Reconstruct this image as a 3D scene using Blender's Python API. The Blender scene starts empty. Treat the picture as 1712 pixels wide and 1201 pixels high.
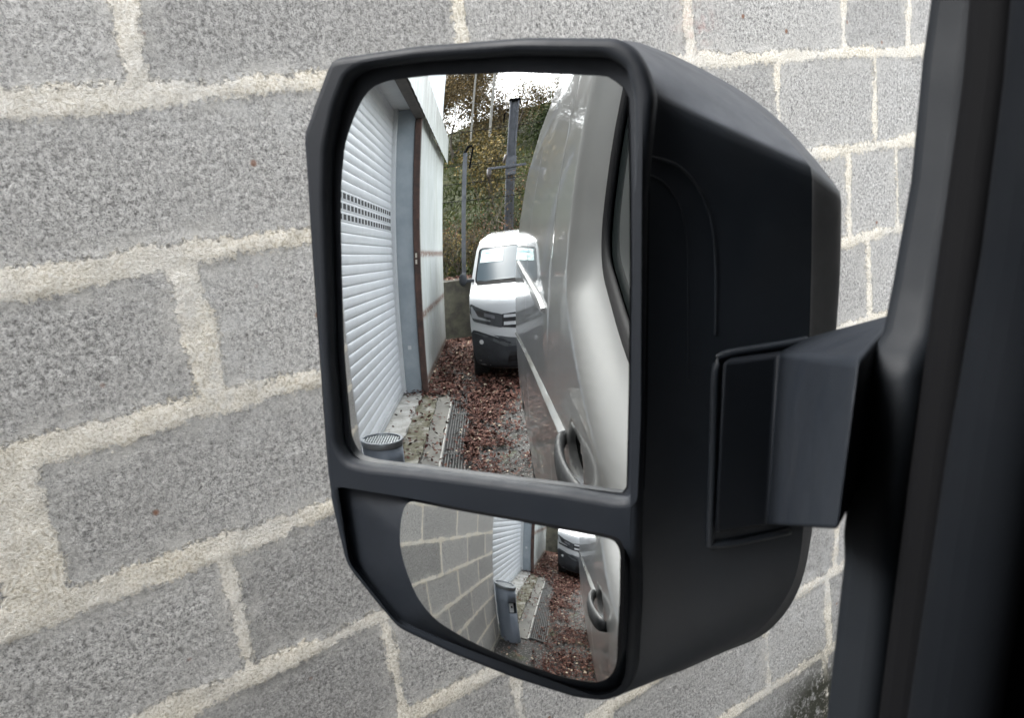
import bpy, bmesh, math, random
import numpy as np
from mathutils import Vector, Matrix
R = math.radians
rng = np.random.default_rng(7)
random.seed(7)
SC = bpy.context.scene
COL = SC.collection

# ---------------------------------------------------------------- camera
H0 = 1.5256                       # eye height above the alley floor
F_PX, YAW, PITCH, ROLL = 1408.65, 0.969958, -0.2403, -0.11301
W_PX, H_PX = 1712.0, 1201.0
def cam_axes():
    f = np.array([-math.sin(YAW)*math.cos(PITCH), math.cos(YAW)*math.cos(PITCH), math.sin(PITCH)])
    r = np.cross(f, [0, 0, 1.0]); r /= np.linalg.norm(r); u = np.cross(r, f)
    c, s = math.cos(ROLL), math.sin(ROLL)
    return c*r + s*u, -s*r + c*u, f
CR, CU, CF = cam_axes()
cam = bpy.data.cameras.new('camera'); camo = bpy.data.objects.new('camera', cam); COL.objects.link(camo)
cam.sensor_width = 36; cam.sensor_fit = 'HORIZONTAL'; cam.lens = F_PX/W_PX*36
cam.clip_start = 0.02; cam.clip_end = 2000
camo.matrix_world = Matrix(((CR[0], CU[0], -CF[0], 0), (CR[1], CU[1], -CF[1], 0), (CR[2], CU[2], -CF[2], H0), (0, 0, 0, 1)))
SC.camera = camo
cam.dof.use_dof = True; cam.dof.focus_distance = 1.05; cam.dof.aperture_fstop = 20.0

# ---------------------------------------------------------------- sky, sun, exposure
wd = bpy.data.worlds.new('World'); SC.world = wd; wd.use_nodes = True
nt = wd.node_tree; nt.nodes.clear()
out = nt.nodes.new('ShaderNodeOutputWorld'); bg = nt.nodes.new('ShaderNodeBackground')
sky = nt.nodes.new('ShaderNodeTexSky'); sky.sky_type = 'NISHITA'; sky.sun_disc = False
SUN_EL, SUN_AZ = R(50), R(200)
sky.sun_elevation = SUN_EL; sky.sun_rotation = SUN_AZ; sky.dust_density = 4; sky.air_density = 1.0
hs = nt.nodes.new('ShaderNodeHueSaturation'); hs.inputs['Saturation'].default_value = 0.22
nt.links.new(sky.outputs[0], hs.inputs['Color'])
# cloud cover: large soft patches over the whole overcast sky
tc = nt.nodes.new('ShaderNodeTexCoord'); nz = nt.nodes.new('ShaderNodeTexNoise'); nz.inputs['Scale'].default_value = 2.5
nz.inputs['Detail'].default_value = 5
nt.links.new(tc.outputs['Generated'], nz.inputs['Vector'])
mr = nt.nodes.new('ShaderNodeMapRange'); mr.inputs[1].default_value = .3; mr.inputs[2].default_value = .7
mr.inputs[3].default_value = 0.85; mr.inputs[4].default_value = 1.15
nt.links.new(nz.outputs['Fac'], mr.inputs[0])
vm = nt.nodes.new('ShaderNodeVectorMath'); vm.operation = 'SCALE'
nt.links.new(hs.outputs[0], vm.inputs[0]); nt.links.new(mr.outputs[0], vm.inputs['Scale'])
nt.links.new(vm.outputs[0], bg.inputs['Color']); bg.inputs['Strength'].default_value = 0.15
nt.links.new(bg.outputs[0], out.inputs['Surface'])
sd = bpy.data.lights.new('sun', 'SUN'); so = bpy.data.objects.new('sun', sd); COL.objects.link(so)
sd.energy = 1.5; sd.angle = R(30); sd.color = (1.0, .97, .93)
so.rotation_euler = (R(90)-SUN_EL, 0, R(180)-SUN_AZ)
SC.view_settings.view_transform = 'Standard'; SC.view_settings.look = 'None'
SC.view_settings.exposure = 2.72; SC.view_settings.gamma = 1.0

# ---------------------------------------------------------------- materials
def new_mat(name, col=(.5, .5, .5), rough=.6, metal=0.0, coat=0.0, spec=.5, coat_rough=.03):
    m = bpy.data.materials.new(name); m.use_nodes = True
    b = m.node_tree.nodes['Principled BSDF']
    b.inputs['Base Color'].default_value = (*col, 1); b.inputs['Roughness'].default_value = rough
    b.inputs['Metallic'].default_value = metal; b.inputs['Coat Weight'].default_value = coat
    b.inputs['Coat Roughness'].default_value = coat_rough
    b.inputs['Specular IOR Level'].default_value = spec
    return m
class NT:
    """small helper round a material's node tree"""
    def __init__(s, m):
        s.m = m; s.t = m.node_tree; s.b = s.t.nodes['Principled BSDF']
        s.tc = s.t.nodes.new('ShaderNodeTexCoord')
    def n(s, k, **kw):
        x = s.t.nodes.new('ShaderNode'+k)
        for a, v in kw.items(): setattr(x, a, v)
        return x
    def link(s, a, b): s.t.links.new(a, b)
    def pos(s, scale=(1, 1, 1)):
        mp = s.n('Mapping'); mp.inputs['Scale'].default_value = scale
        s.link(s.tc.outputs['Object'], mp.inputs['Vector']); return mp.outputs[0]
    def noise(s, scale, detail=4, rough=.5, vec=None, dist=0):
        x = s.n('TexNoise'); x.inputs['Scale'].default_value = scale; x.inputs['Detail'].default_value = detail
        x.inputs['Roughness'].default_value = rough; x.inputs['Distortion'].default_value = dist
        s.link(vec if vec is not None else s.tc.outputs['Object'], x.inputs['Vector']); return x.outputs['Fac']
    def vor(s, scale, feature='F1', vec=None, out='Distance'):
        x = s.n('TexVoronoi'); x.feature = feature; x.inputs['Scale'].default_value = scale
        s.link(vec if vec is not None else s.tc.outputs['Object'], x.inputs['Vector']); return x.outputs[out]
    def ramp(s, fac, stops):
        x = s.n('ValToRGB'); el = x.color_ramp.elements
        while len(el) < len(stops): el.new(.5)
        for e, (p, c) in zip(el, stops):
            e.position = p; e.color = (*c, 1) if len(c) == 3 else c
        s.link(fac, x.inputs[0]); return x.outputs[0]
    def rng(s, v, a, b, c=0., d=1.):
        x = s.n('MapRange'); x.inputs[1].default_value = a; x.inputs[2].default_value = b
        x.inputs[3].default_value = c; x.inputs[4].default_value = d; s.link(v, x.inputs[0]); return x.outputs[0]
    def math(s, op, a, b=None, c=None):
        x = s.n('Math'); x.operation = op
        for i, v in enumerate((a, b, c)):
            if v is None: continue
            if isinstance(v, (int, float)): x.inputs[i].default_value = v
            else: s.link(v, x.inputs[i])
        return x.outputs[0]
    def mix(s, f, a, b, blend='MIX'):
        x = s.n('Mix'); x.data_type = 'RGBA'; x.blend_type = blend
        for i, v in ((0, f), (6, a), (7, b)):
            if isinstance(v, (int, float)): x.inputs[i].default_value = v
            elif isinstance(v, tuple): x.inputs[i].default_value = (*v, 1)
            else: s.link(v, x.inputs[i])
        return x.outputs[2]
    def attr(s, name, out='Fac'):
        x = s.n('Attribute'); x.attribute_name = name; return x.outputs[out]
    def bump(s, h, strength=.4, dist=.01, prev=None):
        x = s.n('Bump'); x.inputs['Strength'].default_value = strength; x.inputs['Distance'].default_value = dist
        s.link(h, x.inputs['Height'])
        if prev is not None: s.link(prev, x.inputs['Normal'])
        s.link(x.outputs[0], s.b.inputs['Normal']); return x.outputs[0]
    def color(s, c): s.link(c, s.b.inputs['Base Color'])
    def rough(s, c): s.link(c, s.b.inputs['Roughness'])

def m_plastic(name, col=(.0060, .0088, .0130), rough=.50, bump=.12, spec=.45):
    m = new_mat(name, col, rough); n = NT(m)
    f = n.noise(1500, 2); g = n.noise(9, 5, .6)
    n.color(n.ramp(g, [(.3, tuple(c*.9 for c in col)), (.75, tuple(c*1.35 for c in col))]))
    n.rough(n.rng(n.noise(30, 6, .65), .3, .75, rough-.06, rough+.12))
    n.bump(f, bump, .0006); n.b.inputs['Specular IOR Level'].default_value = spec; return m
M_PLASTIC = m_plastic('black_plastic')
M_SHADED_PLASTIC = m_plastic('shaded_plastic', (.0030, .0045, .0070), .62, spec=.2)  # housing plastic darkened: shade on frame, recesses and bracket put into the colour
M_SAIL = m_plastic('door_plastic', (.0032, .0042, .0056), .6, spec=.14)
M_TRIM = m_plastic('interior_trim', (.0020, .0026, .0036), .85, .2, spec=.06)
M_RUBBER = new_mat('black_rubber', (.0015, .0016, .002), .8, spec=.06)
M_CHROMELINE = new_mat('silver_strip', (.30, .30, .30), .35, .6, .2)
M_TYRE = new_mat('tyre_rubber', (.02, .02, .02), .85)

def m_mirror():
    m = bpy.data.materials.new('mirror_silver'); m.use_nodes = True
    t = m.node_tree; t.nodes.clear(); o = t.nodes.new('ShaderNodeOutputMaterial'); g = t.nodes.new('ShaderNodeBsdfGlossy')
    g.inputs['Roughness'].default_value = 0.0; g.inputs['Color'].default_value = (.86, .885, .88, 1)
    t.links.new(g.outputs[0], o.inputs[0]); return m
M_MIRROR = m_mirror()

def m_block():
    m = new_mat('concrete_blocks', (.3, .3, .3), .92, spec=.25); n = NT(m)
    d = n.attr('jd'); rb = n.attr('rb')
    wob = n.math('ADD', n.math('MULTIPLY', n.math('SUBTRACT', n.noise(14, 5, .6), .5), .034),
                 n.math('MULTIPLY', n.math('SUBTRACT', n.noise(110, 5, .7), .5), .034))
    dd = n.math('ADD', d, wob)
    mort = n.rng(dd, .002, -.003)
    smear = n.math('MULTIPLY', n.rng(dd, .032, -.001), n.rng(n.noise(22, 6, .75), .42, .62))
    # block aggregate
    a = n.noise(150, 8, .78); b2 = n.noise(420, 4, .7)
    grey = n.ramp(a, [(.36, (.14, .136, .126)), (.43, (.37, .36, .338)), (.50, (.60, .585, .552)), (.60, (.84, .82, .78))])
    grey = n.mix(n.rng(b2, .34, .48, .75, 0), grey, (.04, .04, .043))
    grey = n.mix(n.rng(n.noise(4, 6, .65), .42, .62, 0, .5), grey, (.52, .505, .475))
    grey = n.mix(n.rng(rb, .3, 1, .0, .42), grey, (.17, .168, .16))
    cg = n.vor(235, out='Color'); sg = n.n('SeparateColor'); n.link(cg, sg.inputs[0])
    cg2 = n.vor(470, out='Color'); sg2 = n.n('SeparateColor'); n.link(cg2, sg2.inputs[0])
    gf = n.math('ADD', n.math('MULTIPLY', sg.outputs[0], .62), n.math('MULTIPLY', sg2.outputs[0], .38))
    grey = n.mix(n.rng(gf, .12, .45, .34, 0), grey, (.05, .049, .046))
    grey = n.mix(n.rng(gf, .62, .95, 0, .36), grey, (.80, .78, .735))
    v = n.vor(95, out='Distance'); vc = n.vor(95, out='Color')
    sep = n.n('SeparateColor'); n.link(vc, sep.inputs[0])
    white = n.math('MULTIPLY', n.math('GREATER_THAN', sep.outputs[0], .90), n.rng(v, .34, .2))
    grey = n.mix(white, grey, (.9, .9, .88))
    v3 = n.vor(38, out='Distance'); vc3 = n.vor(38, out='Color'); sep3 = n.n('SeparateColor'); n.link(vc3, sep3.inputs[0])
    rust = n.math('MULTIPLY', n.math('GREATER_THAN', sep3.outputs[1], .965), n.rng(v3, .22, .1))
    grey = n.mix(n.math('MULTIPLY', rust, .8), grey, (.26, .10, .04))
    dark = n.math('MULTIPLY', n.math('LESS_THAN', sep.outputs[1], .10), n.rng(v, .5, .2))
    grey = n.mix(n.math('MULTIPLY', dark, .25), grey, (.035, .035, .036))
    mn = n.noise(260, 6, .7)
    mcol = n.ramp(mn, [(.38, (.50, .44, .33)), (.5, (.80, .74, .62)), (.62, (.92, .88, .78))])
    mcol = n.mix(n.rng(n.noise(7, 4), .4, .7, 0, .5), mcol, (.72, .71, .68))
    col = n.mix(n.math('MULTIPLY', smear, .8), grey, (.64, .62, .57))
    col = n.mix(mort, col, mcol)
    # efflorescence runs and a mossy patch low on the wall
    pv = n.attr('stain'); col = n.mix(n.math('MULTIPLY', pv, n.rng(n.noise(30, 6, .75), .45, .65, 0, .75)), col, (.66, .655, .63))
    mv = n.attr('moss'); col = n.mix(n.math('MULTIPLY', mv, n.rng(n.noise(55, 6, .75), .36, .5)), col, (.05, .05, .035))
    rv = n.attr('redmark'); col = n.mix(n.math('MULTIPLY', rv, n.rng(n.noise(40, 5, .7), .45, .7, 0, .5)), col, (.5, .24, .2))
    n.color(col)
    h = n.math('ADD', n.math('MULTIPLY', a, .5), n.math('MULTIPLY', gf, .5))
    h2 = n.math('ADD', n.math('MULTIPLY', mn, .5), .55)
    hx = n.n('Mix'); n.link(mort, hx.inputs[0]); n.link(h, hx.inputs[2]); n.link(h2, hx.inputs[3])
    n.bump(hx.outputs[0], 1.0, .008); return m
M_BLOCK = m_block()

def m_grunge(name, c1, c2, scale=3, rough=.7, bump=.15, bscale=60, metal=0, spec=.5, lo=.35, hi=.7, vec=(1, 1, 1)):
    m = new_mat(name, c1, rough, metal, spec=spec); n = NT(m)
    p = n.pos(vec)
    n.color(n.ramp(n.noise(scale, 7, .65, p), [(lo, c1), (hi, c2)]))
    n.bump(n.noise(bscale, 5, .65), bump, .01); return m

def paint(name, col, metal=.0, rough=.35, flake=0, coat=1.0, wave=0, coat_ior=1.5):
    m = new_mat(name, col, rough, metal, coat, coat_rough=.02); n = NT(m)
    m.node_tree.nodes['Principled BSDF'].inputs['Coat IOR'].default_value = coat_ior
    g = n.noise(2.2, 6, .6)
    n.color(n.ramp(g, [(.3, tuple(c*.93 for c in col)), (.75, tuple(min(1, c*1.05) for c in col))]))
    if wave: n.bump(n.noise(2.5, 2), wave, .01)
    return m
M_WHITE = paint('white_paint', (.44, .45, .46), 0, .4)
M_SILVER = paint('silver_grey_paint', (.37, .373, .372), .9, .33, coat=.66, wave=.07, coat_ior=1.42)
M_DARKGLASS = new_mat('tinted_glass', (.02, .025, .025), .03, 0, 0, .8)
M_SHUTTER = m_grunge('white_shutter_paint', (.50, .515, .53), (.56, .575, .59), 6, .38, .03, 30)
_n = NT(M_SHUTTER); _b = _n.ramp(_n.noise(6, 7, .65), [(.35, (.44, .455, .47)), (.7, (.50, .515, .53))])
_z = _n.noise(1.0, 2, .5, _n.pos((.01, .02, 12.3))); _b = _n.mix(_n.rng(_z, .35, .65, 0, .16), _b, (.36, .37, .37))
_s = _n.noise(5, 7, .75, _n.pos((1, 5, .5))); _b = _n.mix(_n.rng(_s, .58, .74, 0, .5), _b, (.30, .29, .26)); _n.color(_b)
M_GREYPAINT = m_grunge('grey_blue_paint', (.21, .245, .27), (.29, .325, .35), 4, .55, .1, 40)
M_RUST = m_grunge('rusty_steel', (.03, .02, .017), (.085, .045, .034), 9, .8, .3, 90)
M_DARKBEAM = m_grunge('dark_beam', (.03, .026, .024), (.07, .06, .05), 9, .8, .3, 90)

def m_cladding():
    m = new_mat('weathered_white_sheet', (.7, .72, .7), .5); n = NT(m)
    base = n.ramp(n.noise(2.2, 6, .6), [(.3, (.40, .425, .41)), (.7, (.50, .52, .51))])
    streak = n.noise(7, 6, .7, n.pos((1, 3.2, .10)))
    col = n.mix(n.rng(streak, .50, .66, 0, .6), base, (.30, .31, .22))
    z = n.attr('runoff')
    s2 = n.noise(11, 5, .7, n.pos((1, 3, .12)))
    col = n.mix(n.math('MULTIPLY', z, n.rng(s2, .40, .58)), col, (.10, .10, .07))
    rz = n.attr('rust'); col = n.mix(n.math('MULTIPLY', rz, n.rng(n.noise(24, 4, .7), .34, .5)), col, (.14, .065, .035))
    n.color(col); return m
M_CLAD = m_cladding()

# ---------------------------------------------------------------- object helpers
class MB:
    def __init__(s): s.v = []; s.f = []; s.mi = []
    def add(s, vs, fs, mi=0):
        o = len(s.v); s.v += [tuple(map(float, p)) for p in vs]; s.f += [tuple(i+o for i in f) for f in fs]; s.mi += [mi]*len(fs); return s
    def box(s, x0, x1, y0, y1, z0, z1, mi=0):
        vs = [(x, y, z) for z in (z0, z1) for y in (y0, y1) for x in (x0, x1)]
        return s.add(vs, [(0, 2, 3, 1), (4, 5, 7, 6), (0, 1, 5, 4), (2, 6, 7, 3), (0, 4, 6, 2), (1, 3, 7, 5)], mi)
    def obox(s, c, ax, ay, az, mi=0):
        """oriented box: centre and three half-extent vectors"""
        c, ax, ay, az = map(np.array, (c, ax, ay, az))
        vs = [c+i*ax+j*ay+k*az for k in (-1, 1) for j in (-1, 1) for i in (-1, 1)]
        return s.add(vs, [(0, 2, 3, 1), (4, 5, 7, 6), (0, 1, 5, 4), (2, 6, 7, 3), (0, 4, 6, 2), (1, 3, 7, 5)], mi)
    def tube(s, pts, rad, n=8, mi=0, caps=True):
        pts = [np.array(p, float) for p in pts]
        if isinstance(rad, (int, float)): rad = [rad]*len(pts)
        rings = []; up = np.array([0, 0, 1.0])
        for i, p in enumerate(pts):
            a = pts[max(i-1, 0)]; b = pts[min(i+1, len(pts)-1)]; d = b-a; d /= (np.linalg.norm(d)+1e-9)
            ref = up if abs(d[2]) < .9 else np.array([1.0, 0, 0])
            u = np.cross(ref, d); u /= np.linalg.norm(u); w = np.cross(d, u)
            rings.append([p+rad[i]*(math.cos(t)*u+math.sin(t)*w) for t in np.linspace(0, 2*math.pi, n, endpoint=False)])
        vs = [q for r in rings for q in r]; fs = []
        for i in range(len(pts)-1):
            for j in range(n): fs.append((i*n+j, i*n+(j+1) % n, (i+1)*n+(j+1) % n, (i+1)*n+j))
        if caps: fs += [tuple(range(n))[::-1], tuple((len(pts)-1)*n+j for j in range(n))]
        return s.add(vs, fs, mi)
    def loft(s, loops, closed=True, caps=(False, False), mi=0):
        n = len(loops[0]); vs = [q for l in loops for q in l]; fs = []
        for i in range(len(loops)-1):
            for j in range(n if closed else n-1): fs.append((i*n+j, i*n+(j+1) % n, (i+1)*n+(j+1) % n, (i+1)*n+j))
        if caps[0]: fs.append(tuple(range(n))[::-1])
        if caps[1]: fs.append(tuple((len(loops)-1)*n+j for j in range(n)))
        return s.add(vs, fs, mi)
    def prism(s, poly, a, b, mi=0):
        """poly: list of 3-D points; swept from +a to +b (vectors)"""
        a, b = np.array(a, float), np.array(b, float)
        return s.loft([[np.array(p)+a for p in poly], [np.array(p)+b for p in poly]], True, (True, True), mi)
    def fan(s, poly, func, rings=10, mi=0):
        """2-D star-shaped polygon filled with rings and mapped by func(u,v)"""
        c = np.mean(poly, axis=0); n = len(poly); vs = [func(*c)]; fs = []
        for k in range(1, rings+1):
            for p in poly: vs.append(func(*(c+(np.array(p)-c)*k/rings)))
        for j in range(n): fs.append((0, 1+j, 1+(j+1) % n))
        for k in range(rings-1):
            for j in range(n): fs.append((1+k*n+j, 1+(k+1)*n+j, 1+(k+1)*n+(j+1) % n, 1+k*n+(j+1) % n))
        return s.add(vs, fs, mi)
    def build(s, name, mats, parent=None, smooth=False, angle=None, bevel=0, seg=2, recalc=True):
        org = root_loc(parent); vs = [(x-org[0], y-org[1], z-org[2]) for x, y, z in s.v]
        me = bpy.data.meshes.new(name); me.from_pydata(vs, [], s.f); me.update()
        if not isinstance(mats, (list, tuple)): mats = [mats]
        for m in mats: me.materials.append(m)
        if len(mats) > 1: me.polygons.foreach_set('material_index', s.mi)
        if recalc:
            bm = bmesh.new(); bm.from_mesh(me); bmesh.ops.recalc_face_normals(bm, faces=bm.faces); bm.to_mesh(me); bm.free()
        o = bpy.data.objects.new(name, me); COL.objects.link(o)
        if bevel:
            md = o.modifiers.new('bevel', 'BEVEL'); md.width = bevel; md.segments = seg; md.limit_method = 'ANGLE'; md.angle_limit = R(35)
            md.harden_normals = False
        if smooth or bevel:
            me.shade_smooth() if angle is None and not bevel else me.set_sharp_from_angle(angle=R(angle or 40))
            if bevel: me.shade_smooth(); me.set_sharp_from_angle(angle=R(angle or 40))
        if parent is not None: o.parent = parent
        else: pass
        return o
def root_loc(p):
    x = Vector((0, 0, 0))
    while p is not None: x = x+p.location; p = p.parent
    return x
def tag(o, label=None, cat=None, group=None, kind=None):
    if label: o['label'] = label
    if cat: o['category'] = cat
    if group: o['group'] = group
    if kind: o['kind'] = kind
    return o
def thing(name, loc, label, cat, group=None):
    o = bpy.data.objects.new(name, None); COL.objects.link(o); o.location = loc; o.empty_display_size = .1
    return tag(o, label, cat, group)
def resample(poly, n, closed=True, smooth=False):
    P = np.array(poly, float)
    if closed: P = np.vstack([P, P[:1]])
    if smooth:
        Q = []
        m = len(P)-1
        for i in range(m):
            p0 = P[(i-1) % m] if closed else P[max(i-1, 0)]; p1 = P[i]; p2 = P[i+1]
            p3 = P[(i+2) % m] if closed else P[min(i+2, m)]
            for t in np.linspace(0, 1, 8, endpoint=False):
                Q.append(.5*((2*p1)+(-p0+p2)*t+(2*p0-5*p1+4*p2-p3)*t*t+(-p0+3*p1-3*p2+p3)*t**3))
        Q.append(P[-1]); P = np.array(Q)
    L = np.r_[0, np.cumsum(np.linalg.norm(np.diff(P, axis=0), axis=1))]
    s = np.linspace(0, L[-1], n, endpoint=not closed)
    return np.stack([np.interp(s, L, P[:, k]) for k in range(P.shape[1])], 1)
def round_poly(poly, rad, seg=5):
    """round the corners of a closed 2-D polygon; rad a number or list"""
    P = [np.array(p, float) for p in poly]; n = len(P); o = []
    for i in range(n):
        r = rad[i] if isinstance(rad, (list, tuple)) else rad
        a, b, c = P[i-1], P[i], P[(i+1) % n]
        u = a-b; v = c-b; lu, lv = np.linalg.norm(u), np.linalg.norm(v)
        r = min(r, lu*.45, lv*.45)
        if r <= 0: o.append(b); continue
        p, q = b+u/lu*r, b+v/lv*r
        for t in np.linspace(0, 1, seg): o.append((1-t)**2*p+2*t*(1-t)*b+t*t*q)
    return o
def W(x, y, z): return (x, y, z+H0)          # eye-level heights to world heights

# ================================================================ THE SETTING: ground
def grid_mesh(name, xs, ys, zf, mat, parent=None, attrs=None, smooth=True):
    X, Y = np.meshgrid(xs, ys); Z = zf(X, Y); nx, ny = len(xs), len(ys)
    co = np.stack([X, Y, Z], -1).reshape(-1, 3)
    i = np.arange(nx*ny).reshape(ny, nx); q = np.stack([i[:-1, :-1], i[:-1, 1:], i[1:, 1:], i[1:, :-1]], -1).reshape(-1, 4)
    return np_mesh(name, co, q, mat, parent, attrs, smooth)
def np_mesh(name, co, q, mat, parent=None, attrs=None, smooth=True):
    org = root_loc(parent); co = np.asarray(co, float)-np.array([org[0], org[1], org[2]])
    me = bpy.data.meshes.new(name); me.vertices.add(len(co)); me.vertices.foreach_set('co', co.ravel())
    k = q.shape[1]; me.loops.add(q.size); me.loops.foreach_set('vertex_index', q.ravel().astype(np.int32))
    me.polygons.add(len(q)); me.polygons.foreach_set('loop_start', (np.arange(len(q))*k).astype(np.int32))
    me.polygons.foreach_set('loop_total', np.full(len(q), k, np.int32))
    me.update(calc_edges=True); me.validate()
    for a, v in (attrs or {}).items():
        at = me.attributes.new(a, 'FLOAT', 'POINT'); at.data.foreach_set('value', np.asarray(v, np.float32).ravel())
    if mat: me.materials.append(mat)
    if smooth: me.shade_smooth()
    o = bpy.data.objects.new(name, me); COL.objects.link(o)
    if parent is not None: o.parent = parent
    return o
def vnoise(x, y, s, seed=0, oct=4):
    """value noise on arrays"""
    x = np.asarray(x, float)/s; y = np.asarray(y, float)/s; r = 0; a = 1; tot = 0
    for o in range(oct):
        xi, yi = np.floor(x).astype(int), np.floor(y).astype(int); fx, fy = x-xi, y-yi
        fx = fx*fx*(3-2*fx); fy = fy*fy*(3-2*fy)
        def h(i, j):
            k = (i*374761393+j*668265263+(seed+o)*974711) & 0x7fffffff; k = (k ^ (k >> 13))*1274126177 & 0x7fffffff
            return ((k ^ (k >> 16)) & 0xffff)/65535.
        v = (h(xi, yi)*(1-fx)+h(xi+1, yi)*fx)*(1-fy)+(h(xi, yi+1)*(1-fx)+h(xi+1, yi+1)*fx)*fy
        r = r+a*v; tot += a; a *= .5; x = x*2+11.3; y = y*2+5.7
    return r/tot

def m_asphalt():
    m = new_mat('wet_asphalt', (.06, .06, .06), .75); n = NT(m)
    a = n.noise(160, 6, .8); c = n.ramp(a, [(.38, (.015, .014, .013)), (.52, (.045, .043, .040)), (.66, (.11, .105, .098))])
    v = n.vor(120, out='Color'); sp = n.n('SeparateColor'); n.link(v, sp.inputs[0])
    c = n.mix(n.math('MULTIPLY', n.math('GREATER_THAN', sp.outputs[0], .93), .7), c, (.32, .31, .29))
    c = n.mix(n.rng(n.noise(1.6, 6, .6), .52, .66, 0, .5), c, n.ramp(n.noise(90, 5, .7), [(.3, (.045, .041, .034)), (.7, (.11, .10, .083))]))
    c = n.mix(n.rng(n.noise(2.3, 5, .65), .58, .7, 0, .7), c, (.07, .085, .025))
    n.color(c); n.b.inputs['Specular IOR Level'].default_value = .2; n.rough(n.rng(n.noise(3, 4), .3, .7, .75, .95)); n.bump(n.noise(140, 6, .8), .6, .008); return m
M_ASPHALT = m_asphalt()
g = grid_mesh('ground', np.r_[-60, -30, -10, np.linspace(-4, 4, 41), 10, 30, 60], np.r_[-13.2, np.linspace(-13, 4, 86), 10, 30, 80],
              lambda x, y: 0*x+(vnoise(x, y, .8, 3)-.5)*.010*(np.abs(x) < 5), M_ASPHALT)
tag(g, kind='structure')

def m_oldconc(name, moss):
    m = new_mat(name, (.3, .3, .28), .85); n = NT(m)
    c = n.ramp(n.noise(5, 7, .7), [(.3, (.20, .19, .165)), (.5, (.34, .33, .30)), (.7, (.48, .47, .44))])
    c = n.mix(n.rng(n.noise(60, 6, .8), .5, .7, 0, .6), c, (.12, .11, .09))
    if moss: c = n.mix(n.rng(n.noise(4.5, 7, .8), .34, .52), c, n.ramp(n.noise(70, 6, .8), [(.35, (.02, .019, .008)), (.5, (.065, .058, .026)), (.68, (.17, .15, .09))]))
    n.color(c); n.bump(n.noise(90, 6, .75), .5, .006); return m
M_SLAB = m_oldconc('pale_concrete', False); M_WETCONC = m_grunge('damp_concrete', (.030, .028, .020), (.085, .078, .058), 3, .6, .3, 120); M_MOSSY = m_oldconc('mossy_concrete', True)
def slab(name, xs, ys, top, mat, bmp=.004, seed=1):
    nx = max(3, int((xs[1]-xs[0])/.04)); ny = max(3, int((ys[1]-ys[0])/.05))
    X = np.linspace(*xs, nx); Y = np.linspace(*ys, ny); mb = MB()
    vs = []; fs = []
    for y in Y:
        for x in X:
            e = min(x-xs[0], xs[1]-x, y-ys[0], ys[1]-y) < 1e-6
            vs.append((x+(vnoise(x, y, .12, seed+5)-.5)*.05*(1 if e else 0)*(0 if xs[1]-xs[0] < .02 else 1), y, top+(vnoise(x, y, .25, seed)-.5)*bmp))
    for j in range(ny-1):
        for i in range(nx-1): fs.append((j*nx+i, j*nx+i+1, (j+1)*nx+i+1, (j+1)*nx+i))
    mb.add(vs, fs)
    rim = [i for i in range(nx)]+[j*nx+nx-1 for j in range(1, ny)]+[(ny-1)*nx+i for i in range(nx-2, -1, -1)]+[j*nx for j in range(ny-2, 0, -1)]
    rv = [vs[i] for i in rim]; mb.loft([rv, [(x, y, -.02) for x, y, z in rv]], True)
    o = mb.build(name, mat, smooth=True, angle=50); return tag(o, kind='structure')
slab('pavement', (-1.46, -1.19), (-7.15, -3.06), .036, M_SLAB, .006)
slab('path', (-1.185, -.985), (-9.6, -3.05), .022, M_MOSSY, .030, 9)
slab('gutter', (-.980, -.826), (-7.3, -3.25), .012, M_WETCONC, .006, 14)
slab('kerb', (-.821, -.8075), (-6.78, -3.28), .020, M_SLAB, .002, 4)

# drainage channel with grating panels
GX0, GX1 = -.806, -.598
gr = thing('drain_channel', (-.70, -5.0, 0), 'long steel grating drain let into the asphalt between shutter and leaf litter', 'drain')
M_GALV = m_grunge('galvanised_steel', (.07, .072, .07), (.14, .14, .13), 20, .7, .1, 90, .2)
M_PIT = new_mat('drain_pit', (.01, .01, .009), .95)
mb = MB(); mb.box(GX0, GX1, -6.78, -3.28, .0045, .0075); mb.build('channel', M_PIT, gr)
for (a, b) in ((-6.74, -6.10), (-6.08, -4.81), (-4.79, -3.30)):
    mb = MB()
    mb.box(GX0, GX0+.010, a, b, .0085, .024); mb.box(GX1-.010, GX1, a, b, .0085, .024)
    mb.box(GX0+.010, GX1-.010, a, a+.010, .0085, .024); mb.box(GX0+.010, GX1-.010, b-.010, b, .0085, .024)
    for x in np.linspace(GX0+.010, GX1-.010, 9)[1:-1]: mb.box(x-.0022, x+.0022, a+.010, b-.010, .0085, .0225)
    for y in np.arange(a+.035, b-.02, .033): mb.tube([(GX0+.0102, y, .0195), (GX1-.0102, y, .0195)], .0014, 4)
    mb.build('grating', M_GALV, gr)

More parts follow.
